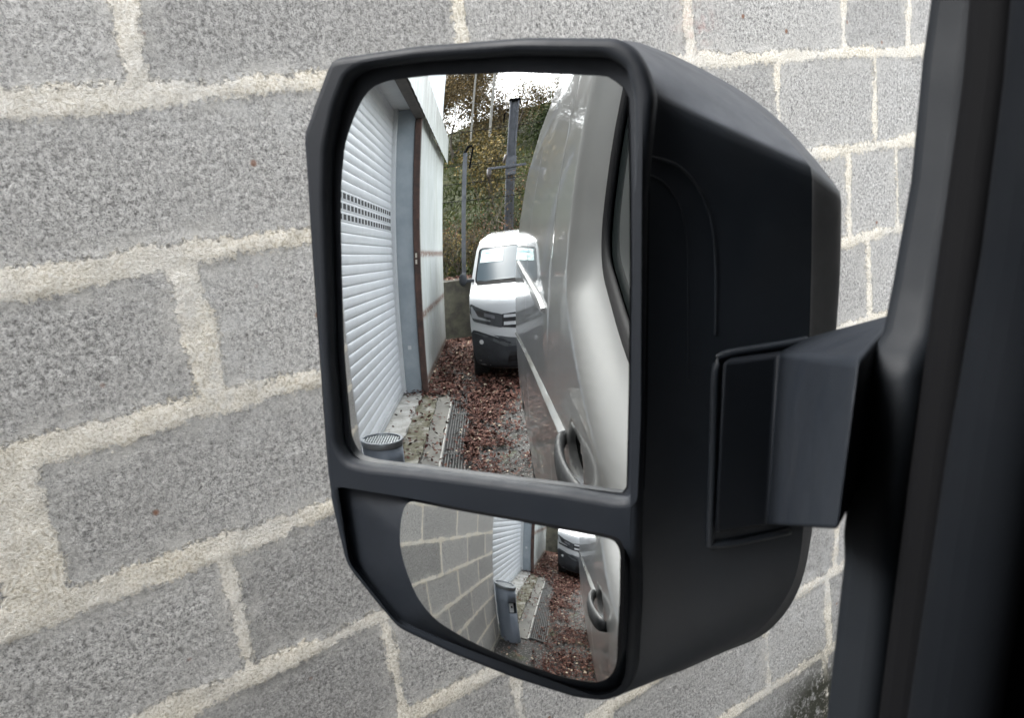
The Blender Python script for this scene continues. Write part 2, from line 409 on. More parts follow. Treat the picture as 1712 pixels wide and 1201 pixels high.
# fallen leaves: one litter of thousands
def leaves(name, pts, sizes, hues, mat, parent=None, tilt=.5, stuff=True, aspect=.62):
    n = len(pts); P = np.asarray(pts, float); s = np.asarray(sizes, float)[:, None]
    az = rng.uniform(0, 2*np.pi, n); ti = rng.normal(0, tilt, n); ro = rng.normal(0, tilt, n)
    a = np.stack([np.cos(az)*np.cos(ti), np.sin(az)*np.cos(ti), np.sin(ti)], 1)
    b0 = np.stack([-np.sin(az), np.cos(az), np.zeros(n)], 1); nn = np.cross(a, b0)
    b = b0*np.cos(ro)[:, None]+nn*np.sin(ro)[:, None]; nn = np.cross(a, b)
    curl = rng.uniform(-.25, .45, n)[:, None]
    V = np.stack([P-a*s*.5, P-a*s*.05+b*s*aspect*.5+nn*s*curl*.5, P+a*s*.5+nn*s*curl*.3, P-a*s*.05-b*s*aspect*.5+nn*s*curl*.5], 1).reshape(-1, 3)
    q = np.arange(n*4).reshape(n, 4)
    q2 = np.concatenate([q[:, [0, 1, 2]], q[:, [0, 2, 3]]])
    hv = np.repeat(np.asarray(hues), 4)
    o = np_mesh(name, V, q2, mat, parent, {'hue': hv}, smooth=False); return o
def m_leaf(name, stops, rough=.6, trans=.25):
    m = new_mat(name, (.2, .1, .05), .85, spec=.12); n = NT(m)
    n.color(n.ramp(n.attr('hue'), stops))
    return m
M_LITTER = m_leaf('dead_leaves', [(0, (.020, .011, .009)), (.3, (.058, .026, .021)), (.6, (.11, .050, .038)), (.82, (.18, .105, .078)), (.93, (.42, .35, .26))])
pts = []; sz = []
def litter_density(x, y):
    d = 0.0
    if y > -7.2: d = .9*math.exp(-((x+.40)/.20)**2)*(1.0 if y < -4.5 else .75)+.10
    if -.50 < x < -.1 and -4.9 < y < -3.6: d = min(d, .10+.9*(vnoise(x, y, .2, 3) > .62))
    if y <= -7.0: d = .95
    if y > -4 and x > -.75: d = max(d, .5)
    if -.82 < x < -.62 and y > -6.3: d *= .30
    if x < -.82 and y > -7: d *= .30
    if x < -1.2: d *= .4
    return d*min(1.6, .16+3.0*max(0, float(vnoise(x, y, .30, 21))-.33))*(1.15 if y > -7 else .75)+(.2 if y < -7 else 0)
while len(pts) < 27000:
    x = random.uniform(-1.38, .7); y = random.uniform(-11.9, -1.6) if random.random() < .45 else random.uniform(-6.9, -1.8)
    if random.random() < litter_density(x, y):
        pts.append((x, y, .012+random.random()**2*.030+(.035 if x < -1.19 and y > -7.15 else .014 if x < -.86 else .01))); sz.append(random.uniform(.03, .075) if y < -6.5 else random.uniform(.022, .055) if y < -4.5 else random.uniform(.016, .042))
tag(leaves('fallen_leaves', pts, sz, np.clip(rng.beta(2, 2.6, len(pts))+(rng.random(len(pts)) < .03)*.45, 0, 1), M_LITTER, tilt=.35),
    'brown and rust coloured fallen leaves scattered over the alley floor', 'leaves', kind='stuff')

# ================================================================ block wall
DW = 1.12351; Z0 = .12134
WALL_TOP = 2.62
def joint_ys(row):
    """vertical joints of the course whose top joint is at Z0-.2*row (row may be negative)"""
    L = .487
    anchors = {0: [-.04, .56, 1.03, 1.496, 1.836], 1: [.282, .77, 1.26, 1.734, 1.925], 2: [.036, .53, 1.02, 1.43, 1.806], 3: [.256, .74, 1.23, 1.72],
               4: [.475, .96, 1.45, 1.93], 5: [.704, 1.17, 1.66], 6: [.40, .90, 1.387, 1.623], -1: [.272, .752, 1.239, 1.721, 1.979],
               7: [.15, .62, 1.1, 1.6], -2: [.05, .53, 1.0, 1.5, 1.9]}
    back = {2: [-.72, -1.291, -1.888, -2.453], 3: [-.42, -1.0, -1.579, -2.163, -2.734], 4: [-.15, -.73, -1.305, -1.896, -2.475],
            5: [-.47, -1.04, -1.616, -2.186, -2.799], 6: [-.22, -.8, -1.38, -1.946, -2.56], 7: [-.5, -1.1, -1.7, -2.3, -2.85]}
    a = list(anchors.get(row, [(row*.37) % L+.1+L*i for i in range(4)])); b = back.get(row, [])
    while a[-1] < 5: a.append(a[-1]+L)
    if b: a += b
    else:
        m = min(a)
        while m > -3: m -= .56; a.append(m)
    return np.array(sorted(a))
def wall_fields(Y, Z):
    """distance to the nearest joint edge, per-block tone"""
    wy = Y+(vnoise(Y, Z, .22, 31)-.5)*.020; wz = Z+(vnoise(Y*.6, Z+7, .35, 57)-.5)*.022
    k = np.floor((Z0-wz)/.2).astype(int); fz = (Z0-wz)/.2-k
    hw = .0125+(vnoise(Y, Z, .3, 77)-.45)*.012
    hw = hw+.006*(Y < .35)*(Y > -.3)
    dh = np.minimum(fz, 1-fz)*.2-hw
    dv = np.full(Y.shape, 9.); tone = np.zeros(Y.shape)
    for r in np.unique(k):
        js = joint_ys(int(r)); msk = k == r; yy = wy[msk]+(fz[msk]-.5)*0.0
        i = np.searchsorted(js, yy); i0 = np.clip(i-1, 0, len(js)-1); i1 = np.clip(i, 0, len(js)-1)
        dd = np.minimum(np.abs(yy-js[i0]), np.abs(yy-js[i1])); e = .012+(vnoise(yy*2, Z[msk], .2, 90)-.5)*.016
        wide = (np.abs(yy-.282) < .2)*(r == 1)*.010+(np.abs(yy-.03) < .16)*(r == 2)*.022+(np.abs(yy-.272) < .1)*(r == -1)*.004
        dv[msk] = dd-e-wide; tone[msk] = ((i*7919+r*104729) % 97)/97.
    return np.minimum(dh, dv), tone
wall = thing('block_wall', (-DW-.1, .5, 0), 'grey concrete block wall with cream smeared mortar joints beside the silver van', 'wall')
def wall_patch(y0, y1, z0, z1, step):
    ys = np.arange(y0, y1+step*.5, step); zs = np.arange(z0, z1+step*.5, step)
    Y, Z = np.meshgrid(ys, zs); d, t = wall_fields(Y, Z)
    mort = 1/(1+np.exp(np.clip(d/.0022, -30, 30)))
    rough = (vnoise(Y, Z, .012, 5)-.5)*.0022
    X = -DW+mort*.0012-(1-mort)*(.0006)+rough+(vnoise(Y, Z, .5, 8)-.5)*.004*(1)+mort*(vnoise(Y, Z, .03, 15)-.5)*.005
    return ys, zs, Y, Z, X, d, t
def wall_obj(name, y0, y1, z0, z1, step):
    ys, zs, Y, Z, X, d, t = wall_patch(y0, y1, z0, z1, step)
    stain = np.exp(-((Y-1.5)/.35)**2)*np.exp(-((Z+1.15+(Y-1.4)*-.5)/.14)**2)*.9+np.exp(-((Y-.72)/.05)**2)*(Z < -.85)*.5
    stain += np.exp(-((Y-.34)/.10)**2-((Z+.22)/.20)**2)*.8+np.exp(-((Y-.40)/.16)**2-((Z-.10)/.05)**2)*.7+np.exp(-((Y-1.95)/.25)**2-((Z-.02)/.5)**2)*.35
    moss = np.clip(1.6*np.exp(-((Y-1.56)/.16)**2-((Z+1.46)/.15)**2), 0, 1)+np.clip((-1.35-Z)*3, 0, .6)*(Y < -.5)
    red = np.exp(-((Y-1.26)/.05)**2-((Z-.19)/.04)**2)
    nx, ny = len(ys), len(zs); co = np.stack([X, Y, Z+H0], -1).reshape(-1, 3)
    i = np.arange(nx*ny).reshape(ny, nx); q = np.stack([i[:-1, :-1], i[1:, :-1], i[1:, 1:], i[:-1, 1:]], -1).reshape(-1, 4)
    return np_mesh(name, co, q, M_BLOCK, wall, {'jd': d, 'rb': np.clip(t, 0, 1), 'stain': stain, 'moss': moss, 'redmark': red})
YA, YB, ZA, ZB = -.20, 2.6, -H0, .36
w1 = wall_obj('wall_face', YA, YB, ZA+.0, ZB, .0052)
w2 = wall_obj('wall_face', -3.05, YA, ZA, ZB, .010)
w3 = wall_obj('wall_face', YB, 6.0, ZA, ZB, .02)
w4 = wall_obj('wall_face', -3.05, 6.0, ZB, WALL_TOP-H0, .02)
# one continuous face: join the four bands
def join(objs, name):
    bm = bmesh.new()
    base = objs[0]
    for o in objs: bm.from_mesh(o.data)
    bmesh.ops.remove_doubles(bm, verts=bm.verts, dist=1e-5)
    me = bpy.data.meshes.new(name); bm.to_mesh(me); bm.free(); me.materials.append(M_BLOCK)
    me.shade_smooth(); base.data = me; base.name = name
    for o in objs[1:]: bpy.data.objects.remove(o)
    return base
join([w1, w2, w3, w4], 'wall_face')
mb = MB(); mb.box(-DW-.19, -DW-.012, -3.05, 6, 0, WALL_TOP); mb.build('wall_core', m_grunge('plain_concrete', (.25, .25, .245), (.33, .33, .32), 8), wall)
mb = MB(); mb.box(-DW-.22, -DW+.03, -3.05, 6, WALL_TOP+.002, WALL_TOP+.06); mb.build('coping', M_SLAB, wall, bevel=.006)

# ================================================================ garage with roller shutter
XS, YS0, YS1 = -1.4188, -3.09, -7.0774
ga = thing('garage', (-1.3, -8, 0), 'white sheet metal garage with a closed roller shutter and rusty corner post', 'garage')
# shutter slats: curved profile repeated
PITCH_S = .0814; ZR = .4763
zc = [ZR-PITCH_S*k for k in range(-15, 24)]
zc = [z for z in zc if -H0+.085 < z < 1.70]
prof = []
for z in zc:
    perf = z > ZR-2.5*PITCH_S and z < ZR+.5*PITCH_S
    for t in np.linspace(-.5, .5, 13)[:-1]:
        b = .011*math.sqrt(max(0, 1-(2*t)**2)) if not perf else (.006 if abs(t) < .42 else 0.0)
        prof.append((XS+b-.002, z+H0-t*PITCH_S))
ysl = [YS0+.06, YS1]
mb = MB(); n = len(prof)
vs = [(x, y, z) for y in ysl for x, z in prof]
mb.add(vs, [(i, i+1, n+i+1, n+i) for i in range(n-1)])
sh = mb.build('roller_shutter', M_SHUTTER, ga, smooth=True, angle=50)
M_HOLE = new_mat('vent_hole', (.03, .03, .03), .9)
for r in range(3):
    z = ZR-PITCH_S*r+H0
    for k in range(27):
        y = -3.2-.145*k
        if y < YS1+.05: continue
        hb = MB(); hb.box(XS+.0035, XS+.0062, y-.044, y+.044, z-.021, z+.021); hb.build('vent_hole', M_HOLE, sh)
mb = MB(); mb.box(XS-.012, XS+.022, YS1, YS0+.06, .046, .095); mb.build('bottom_rail', m_grunge('grey_rail', (.25, .26, .26), (.36, .37, .37)), sh, bevel=.004)
mb = MB(); mb.box(XS+.018, XS+.05, YS0-.62, YS0-.55, .80, .83); mb.build('lock', M_RUBBER, sh, bevel=.004)
# guide rails
mb = MB(); mb.box(XS-.03, -1.372, YS1-.085, YS1-.002, .046, 1.70+H0); mb.build('guide_rail', M_SHUTTER, ga, bevel=.004)
mb = MB(); mb.box(XS-.03, -DW-.010, YS0+.034, YS0+.039, .0, 1.70+H0); mb.box(XS-.03, -1.34, YS0, YS0+.033, .046, 1.70+H0)
mb.box(-DW-.03, -DW-.003, YS0, YS0+.033, 0, 1.70+H0); mb.build('guide_rail', M_SHUTTER, ga)
# head soffit and dark beam
ZT = 1.66
mb = MB(); mb.box(XS-.06, -1.19, -7.22, -3.052, ZT+H0, ZT+.05+H0); mb.build('soffit', m_grunge('soffit_paint', (.50, .52, .53), (.58, .60, .61)), ga)
mb = MB(); mb.box(-1.188, -1.09, -7.20, -3.052, ZT-.12+H0, ZT+.10+H0); mb.build('lintel_beam', M_DARKBEAM, ga, bevel=.006)
# return wall (grey painted) and rusty post
mb = MB(); mb.box(-1.50, -1.185, -7.26, -7.17, 0, ZT+H0-.002); mb.build('return_panel', M_GREYPAINT, ga, bevel=.004)
mb = MB(); mb.box(-1.182, -1.112, -7.235, -7.15, 0, ZT+H0-.125); mb.build('corner_post', M_RUST, ga, bevel=.005)
mb = MB()
for zz in (.00, -.07): mb.box(-1.165, -1.145, -7.149, -7.143, zz-.025+H0, zz+.025+H0)
mb.build('post_label', m_grunge('pale_label', (.4, .37, .3), (.6, .56, .5), 40), ga)
mb = MB(); mb.box(-1.31, -1.27, -7.168, -7.160, -1.02+H0, -.98+H0); mb.build('wall_mark', M_SHUTTER, ga)
# ribbed cladding, far side wall
def clad(x0, ya, yb, z0, z1, rib=.11, amp=.012, runoff=None, rusts=(), nz=90):
    ny = int(abs(yb-ya)/(rib/8)); ys = np.linspace(ya, yb, ny); zs = np.linspace(z0, z1, nz)
    Y, Z = np.meshgrid(ys, zs); ph = (Y/rib) % 1.0
    X = x0+amp*np.clip(np.minimum(ph, 1-ph)*8-1.2, 0, 1)
    run = np.clip((Z-(z1-.55))/.55, 0, 1)**1.5 if runoff is None else runoff(Y, Z)
    ru = np.zeros_like(Z)
    for rz, wdt in rusts: ru += np.exp(-((Z-rz-H0)/wdt)**2)*1.3
    nx, nn = len(ys), len(zs); i = np.arange(nx*nn).reshape(nn, nx); q = np.stack([i[:-1, :-1], i[1:, :-1], i[1:, 1:], i[:-1, 1:]], -1).reshape(-1, 4)
    return np.stack([X, Y, Z], -1).reshape(-1, 3), q, {'runoff': run, 'rust': np.clip(ru, 0, 1)}
co, q, at = clad(-1.155, -11.40, -7.236, .06, ZT-.02+H0, rusts=((-.689, .036), (.018, .030), (-1.43, .04)))
np_mesh('wall_sheet', co, q, M_CLAD, ga, at)
mb = MB(); mb.box(-3.6, -1.16, -11.41, -11.30, 0, ZT+H0); mb.build('end_wall', M_CLAD, ga)
fl = clad(-1.075, -11.46, -3.052, ZT-.115+H0, ZT+.33+H0, rib=.30, amp=.004, runoff=lambda Y, Z: .55+.45*np.clip((Z-(ZT+H0))/.3, -1, 1), nz=20)
fo = np_mesh('fascia', fl[0], fl[1], M_CLAD, ga, fl[2])
mb = MB(); mb.box(-1.185, -1.077, -11.46, -3.052, ZT+.105+H0, ZT+.329+H0); mb.build('fascia_core', M_DARKBEAM, ga)
mb = MB(); mb.box(-4.0, -1.25, -11.41, -3.052, ZT+.335+H0, ZT+.36+H0); mb.build('roof', M_SLAB, ga)
mb = MB(); mb.box(-4.0, -1.19, -11.35, -3.6, ZT+.365+H0, 3.6+H0); mb.build('upper_wall', m_grunge('pale_upper_wall', (.66, .70, .74), (.72, .76, .80), 2), ga)
mb = MB(); mb.box(-4.0, -1.36-.14, -7.16, -3.05, 0.0, ZT+H0); mb.build('inner_wall', M_DARKBEAM, ga)

# ================================================================ litter bin
bn = thing('ashtray_bin', (-1.0132, -3.156, 0), 'round grey metal bin with a slotted grille top standing against the block wall', 'bin')
bx, by, br, bh = -1.0132, -3.156, .1196, .555
M_BIN = m_grunge('blue_grey_coating', (.15, .175, .21), (.19, .215, .25), 5, .45, .05, 200)
def ring(cx, cy, r, z, n=40): return [(cx+r*math.cos(t), cy+r*math.sin(t), z) for t in np.linspace(0, 2*math.pi, n, endpoint=False)]
# body with a window cut out
NB = 64; zsb = [.0, .01, .30, .40, bh-.022]
a0 = R(8); a1 = R(62)
ang = np.linspace(0, 2*math.pi, NB, endpoint=False); mb = MB(); vs = []; fs = []
for z in zsb:
    for t in ang: vs.append((bx+br*math.cos(t), by+br*math.sin(t), z))
for k in range(len(zsb)-1):
    for j in range(NB):
        if k == 2 and a0 <= ang[j] <= a1: continue
        fs.append((k*NB+j, k*NB+(j+1) % NB, (k+1)*NB+(j+1) % NB, (k+1)*NB+j))
mb.add(vs, fs); bd = mb.build('bin_body', M_BIN, bn, smooth=True, angle=60)
md = bd.modifiers.new('wall', 'SOLIDIFY'); md.thickness = .003; md.offset = -1
mb = MB(); mb.loft([ring(bx, by, br+.004, bh-.03), ring(bx, by, br+.007, bh-.012), ring(bx, by, br+.004, bh), ring(bx, by, br-.008, bh), ring(bx, by, br-.010, bh-.012)], True)
mb.build('bin_rim', new_mat('steel_rim', (.32, .34, .36), .35, .8), bn, smooth=True, angle=50)
mb = MB()
for k in np.linspace(-.98, .98, 15):
    x = k*(br-.01); h = math.sqrt(max(0, (br-.01)**2-x*x)); mb.box(bx+x-.0035, bx+x+.0035, by-h, by+h, bh-.016, bh-.008)
for k in (-.6, -.2, .2, .6):
    y = k*(br-.01); h = math.sqrt((br-.01)**2-y*y); mb.box(bx-h, bx+h, by+y-.002, by+y+.002, bh-.020, bh-.0162)
mb.build('bin_grille', new_mat('grille_steel', (.45, .47, .48), .4, .7), bn)
mb = MB(); mb.add([(p[0], p[1], bh-.03) for p in ring(bx, by, br-.006, 0)], [tuple(range(40))]); mb.build('ash_tray', M_PIT, bn)
mb = MB(); ct, st = math.cos(R(40)), math.sin(R(40))
mb.obox((bx+.088*ct, by+.088*st, .345), (.004*ct, .004*st, 0), (-.03*st, .03*ct, 0), (0, 0, .045)); mb.build('inner_plate', new_mat('pale_plate', (.7, .72, .72), .5), bn, bevel=.002)
mb = MB(); mb.obox((bx+.095*ct, by+.095*st, .355), (.002*ct, .002*st, 0), (-.009*st, .009*ct, 0), (0, 0, .010)); mb.build('plate_lock', M_RUBBER, bn)

# ================================================================ THE SILVER VAN
van = thing('silver_van', (.8, -1.5, 0), 'silver grey panel van parked beside the block wall, with a large black door mirror', 'van')
def base_x(y): return -.200+.0142*(-y-.7) if y > -4.2 else -.200+.0142*3.5+.12*((-4.2-y)/.45)**2
DZ = [(-1.30, .11), (-1.2, .05), (-1.0, .016), (-.8, .005), (-.6, 0), (-.3, 0), (-.2, .003), (-.05, .012), (.11, .027), (.44, .072), (.77, .155), (.92, .215), (1.02, .30), (1.10, .45)]
def dz(z): return float(np.interp(z, [a for a, b in DZ], [b for a, b in DZ]))
def dzs(z): return sum(dz(z+o)*w for o, w in ((-.045, .16), (-.03, .2), (0, .3), (.03, .2), (.045, .16)))
# side window of the front door as a rounded outline in (y, z)
WIN = round_poly([(-.675, .40), (-.675, -.075), (-.28, -.235), (.32, -.265), (.50, -.20), (.30, .47), (-.62, .47)], [.08, .09, .3, .1, .05, .06, .06], 8)
WINA = np.array(WIN)
def win_dist(y, z):
    """signed distance to the window opening, negative inside"""
    P = WINA; Q = np.roll(P, -1, 0); d = Q-P; w = np.array([y, z])-P
    t = np.clip((w*d).sum(1)/((d*d).sum(1)+1e-12), 0, 1); m = np.min(np.linalg.norm(w-t[:, None]*d, axis=1))
    ins = False
    for (ya, za), (yb, zb) in zip(P, Q):
        if (za > z) != (zb > z) and y < (yb-ya)*(z-za)/(zb-za+1e-12)+ya: ins = not ins
    return -m if ins else m
def skin_x(y, z):
    s = win_dist(y, z); x = base_x(y)+dzs(z)
    cw = .074 if z < -.12 else .074-.028*min(1, (z+.12)/.10)
    if y > -.60: cw = .074
    if s < cw:
        t = max(0, s)/cw; x += .062*(1-(t*t*(3-2*t)*.5+.5*t))
    # door shut lines
    for yy in (-1.10, -2.42):
        g_ = abs(y-yy-(z*.05))
        if g_ < .006 and z > -1.15: x += .008*(1-g_/.006)
    # soft recess round the handle
    e = ((y+.545)/.10)**2+((z+.375)/.040)**2
    if e < 1: x += .022*(1-e)**.5
    return x
ys = sorted(set(np.round(np.r_[np.linspace(-4.65, -2.5, 60), np.linspace(-2.5, -.9, 70), np.linspace(-.9, .45, 110), np.linspace(.45, 1.4, 14),
      [-1.10+o for o in (-.006, 0, .006)], [-2.42+o for o in (-.006, 0, .006)]], 5)))
zs = np.r_[np.linspace(-1.30, -.5, 40), np.linspace(-.49, .55, 88), np.linspace(.57, 1.10, 26)]
ARCH = [(-3.55, .36), (1.05, .38)]        # wheel arches (y, radius)
idx = {}; vs = []; fs = []
SD = {}
for i, y in enumerate(ys):
    for j, z in enumerate(zs):
        SD[i, j] = win_dist(y, z)
def vid(i, j):
    if (i, j) not in idx:
        y, z = ys[i], zs[j]
        s = SD[i, j]
        if s < 0:       # pull inner rim vertices onto the opening edge
            P = WINA; Q = np.roll(P, -1, 0); d = Q-P; w = np.array([y, z])-P
            t = np.clip((w*d).sum(1)/((d*d).sum(1)+1e-12), 0, 1); C_ = P+t[:, None]*d; k = np.argmin(np.linalg.norm(np.array([y, z])-C_, axis=1)); y, z = C_[k]
        idx[i, j] = len(vs); vs.append(W(skin_x(y, z), y, z))
    return idx[i, j]
for i in range(len(ys)-1):
    for j in range(len(zs)-1):
        ym, zm = (ys[i]+ys[i+1])/2, (zs[j]+zs[j+1])/2
        if max(SD[i, j], SD[i+1, j], SD[i, j+1], SD[i+1, j+1]) <= 0: continue
        if any((ym-a)**2+(zm+H0-.34)**2 < r*r for a, r in ARCH): continue
        fs.append((vid(i, j), vid(i+1, j), vid(i+1, j+1), vid(i, j+1)))
mb = MB(); mb.add(vs, fs); side = mb.build('body_side', M_SILVER, van, smooth=True)
# far side, roof, rear, nose, bulkhead
XR = 1.80
mb = MB(); mb.box(XR, XR+.03, -4.6, 1.4, .25, 1.1+H0); mb.build('body_far_side', M_SILVER, van)  # unseen; closed to full height to darken the cab
mb = MB()
roofp = [W(.24, 0, 1.10), W(.34, 0, 1.15), W(.8, 0, 1.17), W(1.3, 0, 1.15), W(1.8, 0, 1.09)]
mb.loft([[(x, -4.55, z) for x, _, z in roofp], [(x, .55, z) for x, _, z in roofp]], False); rf = mb.build('roof', M_SILVER, van, smooth=True)
md = rf.modifiers.new('t', 'SOLIDIFY'); md.thickness = .03
mb = MB(); rp = [W(base_x(-4.6)+.03+dzs(z), 0, z) for z in np.linspace(-1.2, 1.05, 20)]+[W(XR-.2, 0, 1.05), W(XR, 0, .9), W(XR, 0, -1.2)]
mb.prism([(x, -4.60, z) for x, _, z in rp], (0, 0, 0), (0, .03, 0)); mb.build('rear_doors', M_SILVER, van)
mb = MB(); mb.box(-.08, XR, -.98, -.94, .45, 1.08+H0); mb.build('bulkhead', M_TRIM, van)
mb = MB(); mb.box(-.06, XR, -4.5, 1.3, .38, .42); mb.build('floor', M_TRIM, van)
mb = MB(); mb.prism([(0, .80, .5), (0, 1.9, .45), (0, 1.95, .95), (0, 1.35, 1.18), (0, .80, 1.22)], (-.10, 0, 0), (XR, 0, 0)); mb.build('bonnet', M_SILVER, van, bevel=.04)
mb = MB(); mb.prism([(0, .45, .5), (0, .79, .5), (0, .79, 1.20), (0, .55, 1.18), (0, .45, 1.05)], (-.05, 0, 0), (XR-.05, 0, 0)); mb.build('dashboard', M_TRIM, van, bevel=.03)
for a_, b_ in ((W(.12, .75, -.28), W(.24, .5, 1.08)), (W(1.76, .85, -.28), W(1.74, .5, 1.08))):
    mb = MB(); mb.tube([a_, b_], .035, 8); mb.build('windscreen_pillar', M_TRIM, van)

M_SEAL = new_mat('matt_seal_rubber', (.008, .008, .009), .8, spec=.2)
M_SCREEN = new_mat('opaque_windscreen', (.01, .012, .012), .05)
mb = MB(); mb.loft([[W(x, .80, -.29) for x in np.linspace(-.19, 1.78, 8)], [W(x, .50, 1.07) for x in np.linspace(.10, 1.75, 8)]], False); mb.build('windscreen', M_SCREEN, van)  # unseen opaque pane, put in to keep light out of the cab
# black window seal following the opening
def seal(r0, off, rad, name, mat):
    P = resample(WIN, 150); pts = [W(base_x(y)+dzs(z)+off, y, z) for y, z in P]; mb = MB(); n = len(pts)
    loops = []
    for k, (y, z) in enumerate(P):
        t = P[(k+1) % n]-P[k-1]; t /= np.linalg.norm(t); nn = np.array([t[1], -t[0]])   # outward-ish
        x = base_x(y)+dzs(z)+off; prof = []
        for a in np.linspace(0, 2*math.pi, 8, endpoint=False):
            u, v = math.cos(a)*rad[0]-r0, math.sin(a)*rad[1]
            prof.append(W(x+v, y+nn[0]*u, z+nn[1]*u))
        loops.append(prof)
    loops.append(loops[0]); mb.loft(loops, True); return mb.build(name, mat, van, smooth=True)
keep = seal(.0, .062, (.022, .008), 'window_seal', M_SEAL)
# part pane and divider added for the reflection; the full door glass isn't built
pp = [(y, z) for y, z in WIN if y < -.30]
PG = round_poly([(-.655, .42), (-.655, -.068), (-.33, -.20), (-.10, -.22), (-.10, .42)], [.03, .07, .03, .02, .02], 6)
mb = MB(); mb.fan(resample(PG, 60), lambda y, z: W(base_x(y)+dzs(z)+.070, y, z), 8); mb.build('window_glass', M_DARKGLASS, van, smooth=True)
mb = MB(); mb.tube([W(base_x(-.09)+dzs(z)+.062, -.092, z) for z in np.linspace(-.23, .46, 8)], .010, 8); mb.build('added_glass_divider', M_RUBBER, van, smooth=True)

# door handle
hd = MB(); N = 15; loops = []
for k in range(N):
    t = k/(N-1); y = -.705+.335*t; zc_ = -.384-.006*math.sin(math.pi*t)
    o = .004+.022*math.sin(math.pi*t)**.6
    xw = base_x(y)+dzs(zc_)-o
    hh = .012+.012*math.sin(math.pi*t)**.5
    loops.append([W(xw-.010*math.cos(a), y, zc_+hh*math.sin(a)) for a in np.linspace(0, 2*math.pi, 10, endpoint=False)])
hd.loft(loops, True, (True, True)); M_HANDLE = m_plastic('handle_plastic', (.010, .011, .012), .55, spec=.22)
hdl = hd.build('door_handle', M_HANDLE, van, smooth=True)
mb = MB(); mb.fan([(-.545+.082*math.cos(a), -.372+.030*math.sin(a)) for a in np.linspace(0, 2*math.pi, 32, endpoint=False)],
                  lambda y, z: W(skin_x(y, z)-.0015, y, z), 6); mb.build('handle_recess', M_RUBBER, hdl, smooth=True)
# raised body line from the handle to the rear, and the sliding door rail
mb = MB(); loops = []
for t in np.linspace(0, 1, 40):
    y = -.70-3.75*t; z = -.385-.185*t-.05*t*t; x = base_x(y)+dzs(z); w = .013
    loops.append([W(x+.004, y, z+w*1.2), W(x-.008, y, z+w*.25), W(x-.010, y, z-.002), W(x-.006, y, z-w*.5), W(x+.004, y, z-w*.8)])
mb.loft(loops, True, (True, True)); mb.build('body_line', paint('silver_moulding', (.45, .45, .43), .3, .3), van, smooth=True, angle=40)
mb = MB(); loops = []
for t in np.linspace(0, 1, 24):
    y = -1.24-2.5*t; z = -.205+.075*t; x = base_x(y)+dzs(z); w = .018*min(1, .35+t*8)
    loops.append([W(x+.003, y, z+w), W(x-.010, y, z+w*.7), W(x-.013, y, z-w*.3), W(x-.008, y, z-w), W(x+.003, y, z-w)])
mb.loft(loops, True, (True, True)); mb.build('sliding_rail', M_CHROMELINE, van, smooth=True, angle=40)
# wheels
def wheel(cx, cy, r, w, parent):
    mb = MB(); L = []
    for x, rr in ((0, r*.62), (0, r*.94), (.02, r), (w-.02, r), (w, r*.94), (w, r*.62)):
        L.append([(cx+x, cy+rr*math.cos(a), r+rr*math.sin(a)) for a in np.linspace(0, 2*math.pi, 40, endpoint=False)])
    mb.loft(L, True); ty = mb.build('wheel', M_TYRE, parent, smooth=True, angle=40)
    mb = MB(); L = []
    for x, rr in ((.012, r*.63), (.02, r*.58), (.045, r*.5), (.05, r*.2), (.03, r*.12), (.03, .001)):
        L.append([(cx+x, cy+rr*math.cos(a), r+rr*math.sin(a)) for a in np.linspace(0, 2*math.pi, 40, endpoint=False)])
    mb.loft(L, True); mb.build('wheel_rim', new_mat('rim_grey', (.3, .3, .31), .4, .5), ty, smooth=True)
wheel(-.09, -3.55, .34, .22, van); wheel(-.15, 1.05, .34, .22, van); wheel(1.58, -3.55, .34, .22, van); wheel(1.58, 1.05, .34, .22, van)
for a, r in ARCH:
    mb = MB(); L = []
    for x in (-.13, .25): L.append([(base_x(a)+.06+x+.13, a+(r+.01)*math.cos(t), .34+(r+.01)*math.sin(t)) for t in np.linspace(R(-20), R(200), 24)])
    mb.loft(L, False); mb.build('wheel_arch_liner', M_RUBBER, van, smooth=True)

# ================================================================ DOOR MIRROR
def unit(v): return v/np.linalg.norm(v)
def pray(p): return CR*((p[0]-W_PX/2)/F_PX)-CU*((p[1]-H_PX/2)/F_PX)+CF
def nrm(a, e): return np.array([math.sin(a)*math.cos(e), -math.cos(a)*math.cos(e), math.sin(e)])
class Glass:
    """slightly convex reflecting glass: a frame and a smooth height field measured from the reflections"""
    def __init__(s, px, q):
        s.n = nrm(q[1], q[2]); s.C = unit(pray(px))*q[0]; s.q = q[3:]
        s.u = unit(np.cross([0, 0, 1], s.n)); s.v = np.cross(s.n, s.u)
    def h(s, u, v):
        k = s.q; return -(k[0]*u*u+k[1]*v*v+2*k[2]*u*v)/2-(k[3]*u**3+k[4]*u*u*v+k[5]*u*v*v+k[6]*v**3)
    def g(s, u, v):
        k = s.q; return (-(k[0]*u+k[2]*v)-(3*k[3]*u*u+2*k[4]*u*v+k[5]*v*v), -(k[1]*v+k[2]*u)-(k[4]*u*u+2*k[5]*u*v+3*k[6]*v*v))
    def uv(s, p, w=None):
        """where the sight line of p meets the glass (w None) or the plane w in front of it"""
        d = unit(pray(p)); t = ((s.C@s.n)+(0 if w is None else w))/(d@s.n)
        for _ in range(6 if w is None else 0):
            P = d*t-s.C; u, v = P@s.u, P@s.v; gg = s.g(u, v); f = P@s.n-s.h(u, v)
            t -= f/(d@s.n-gg[0]*(d@s.u)-gg[1]*(d@s.v))
        P = d*t-s.C; return np.array([P@s.u, P@s.v])
    def pt(s, u, v, w=0): return s.C+u*s.u+v*s.v+w*s.n
GU = Glass((810, 470), QU := [.41048, .49013, .06022, .27853, .26082, -.08439, .15485, -.44193, -.30723, .37207])
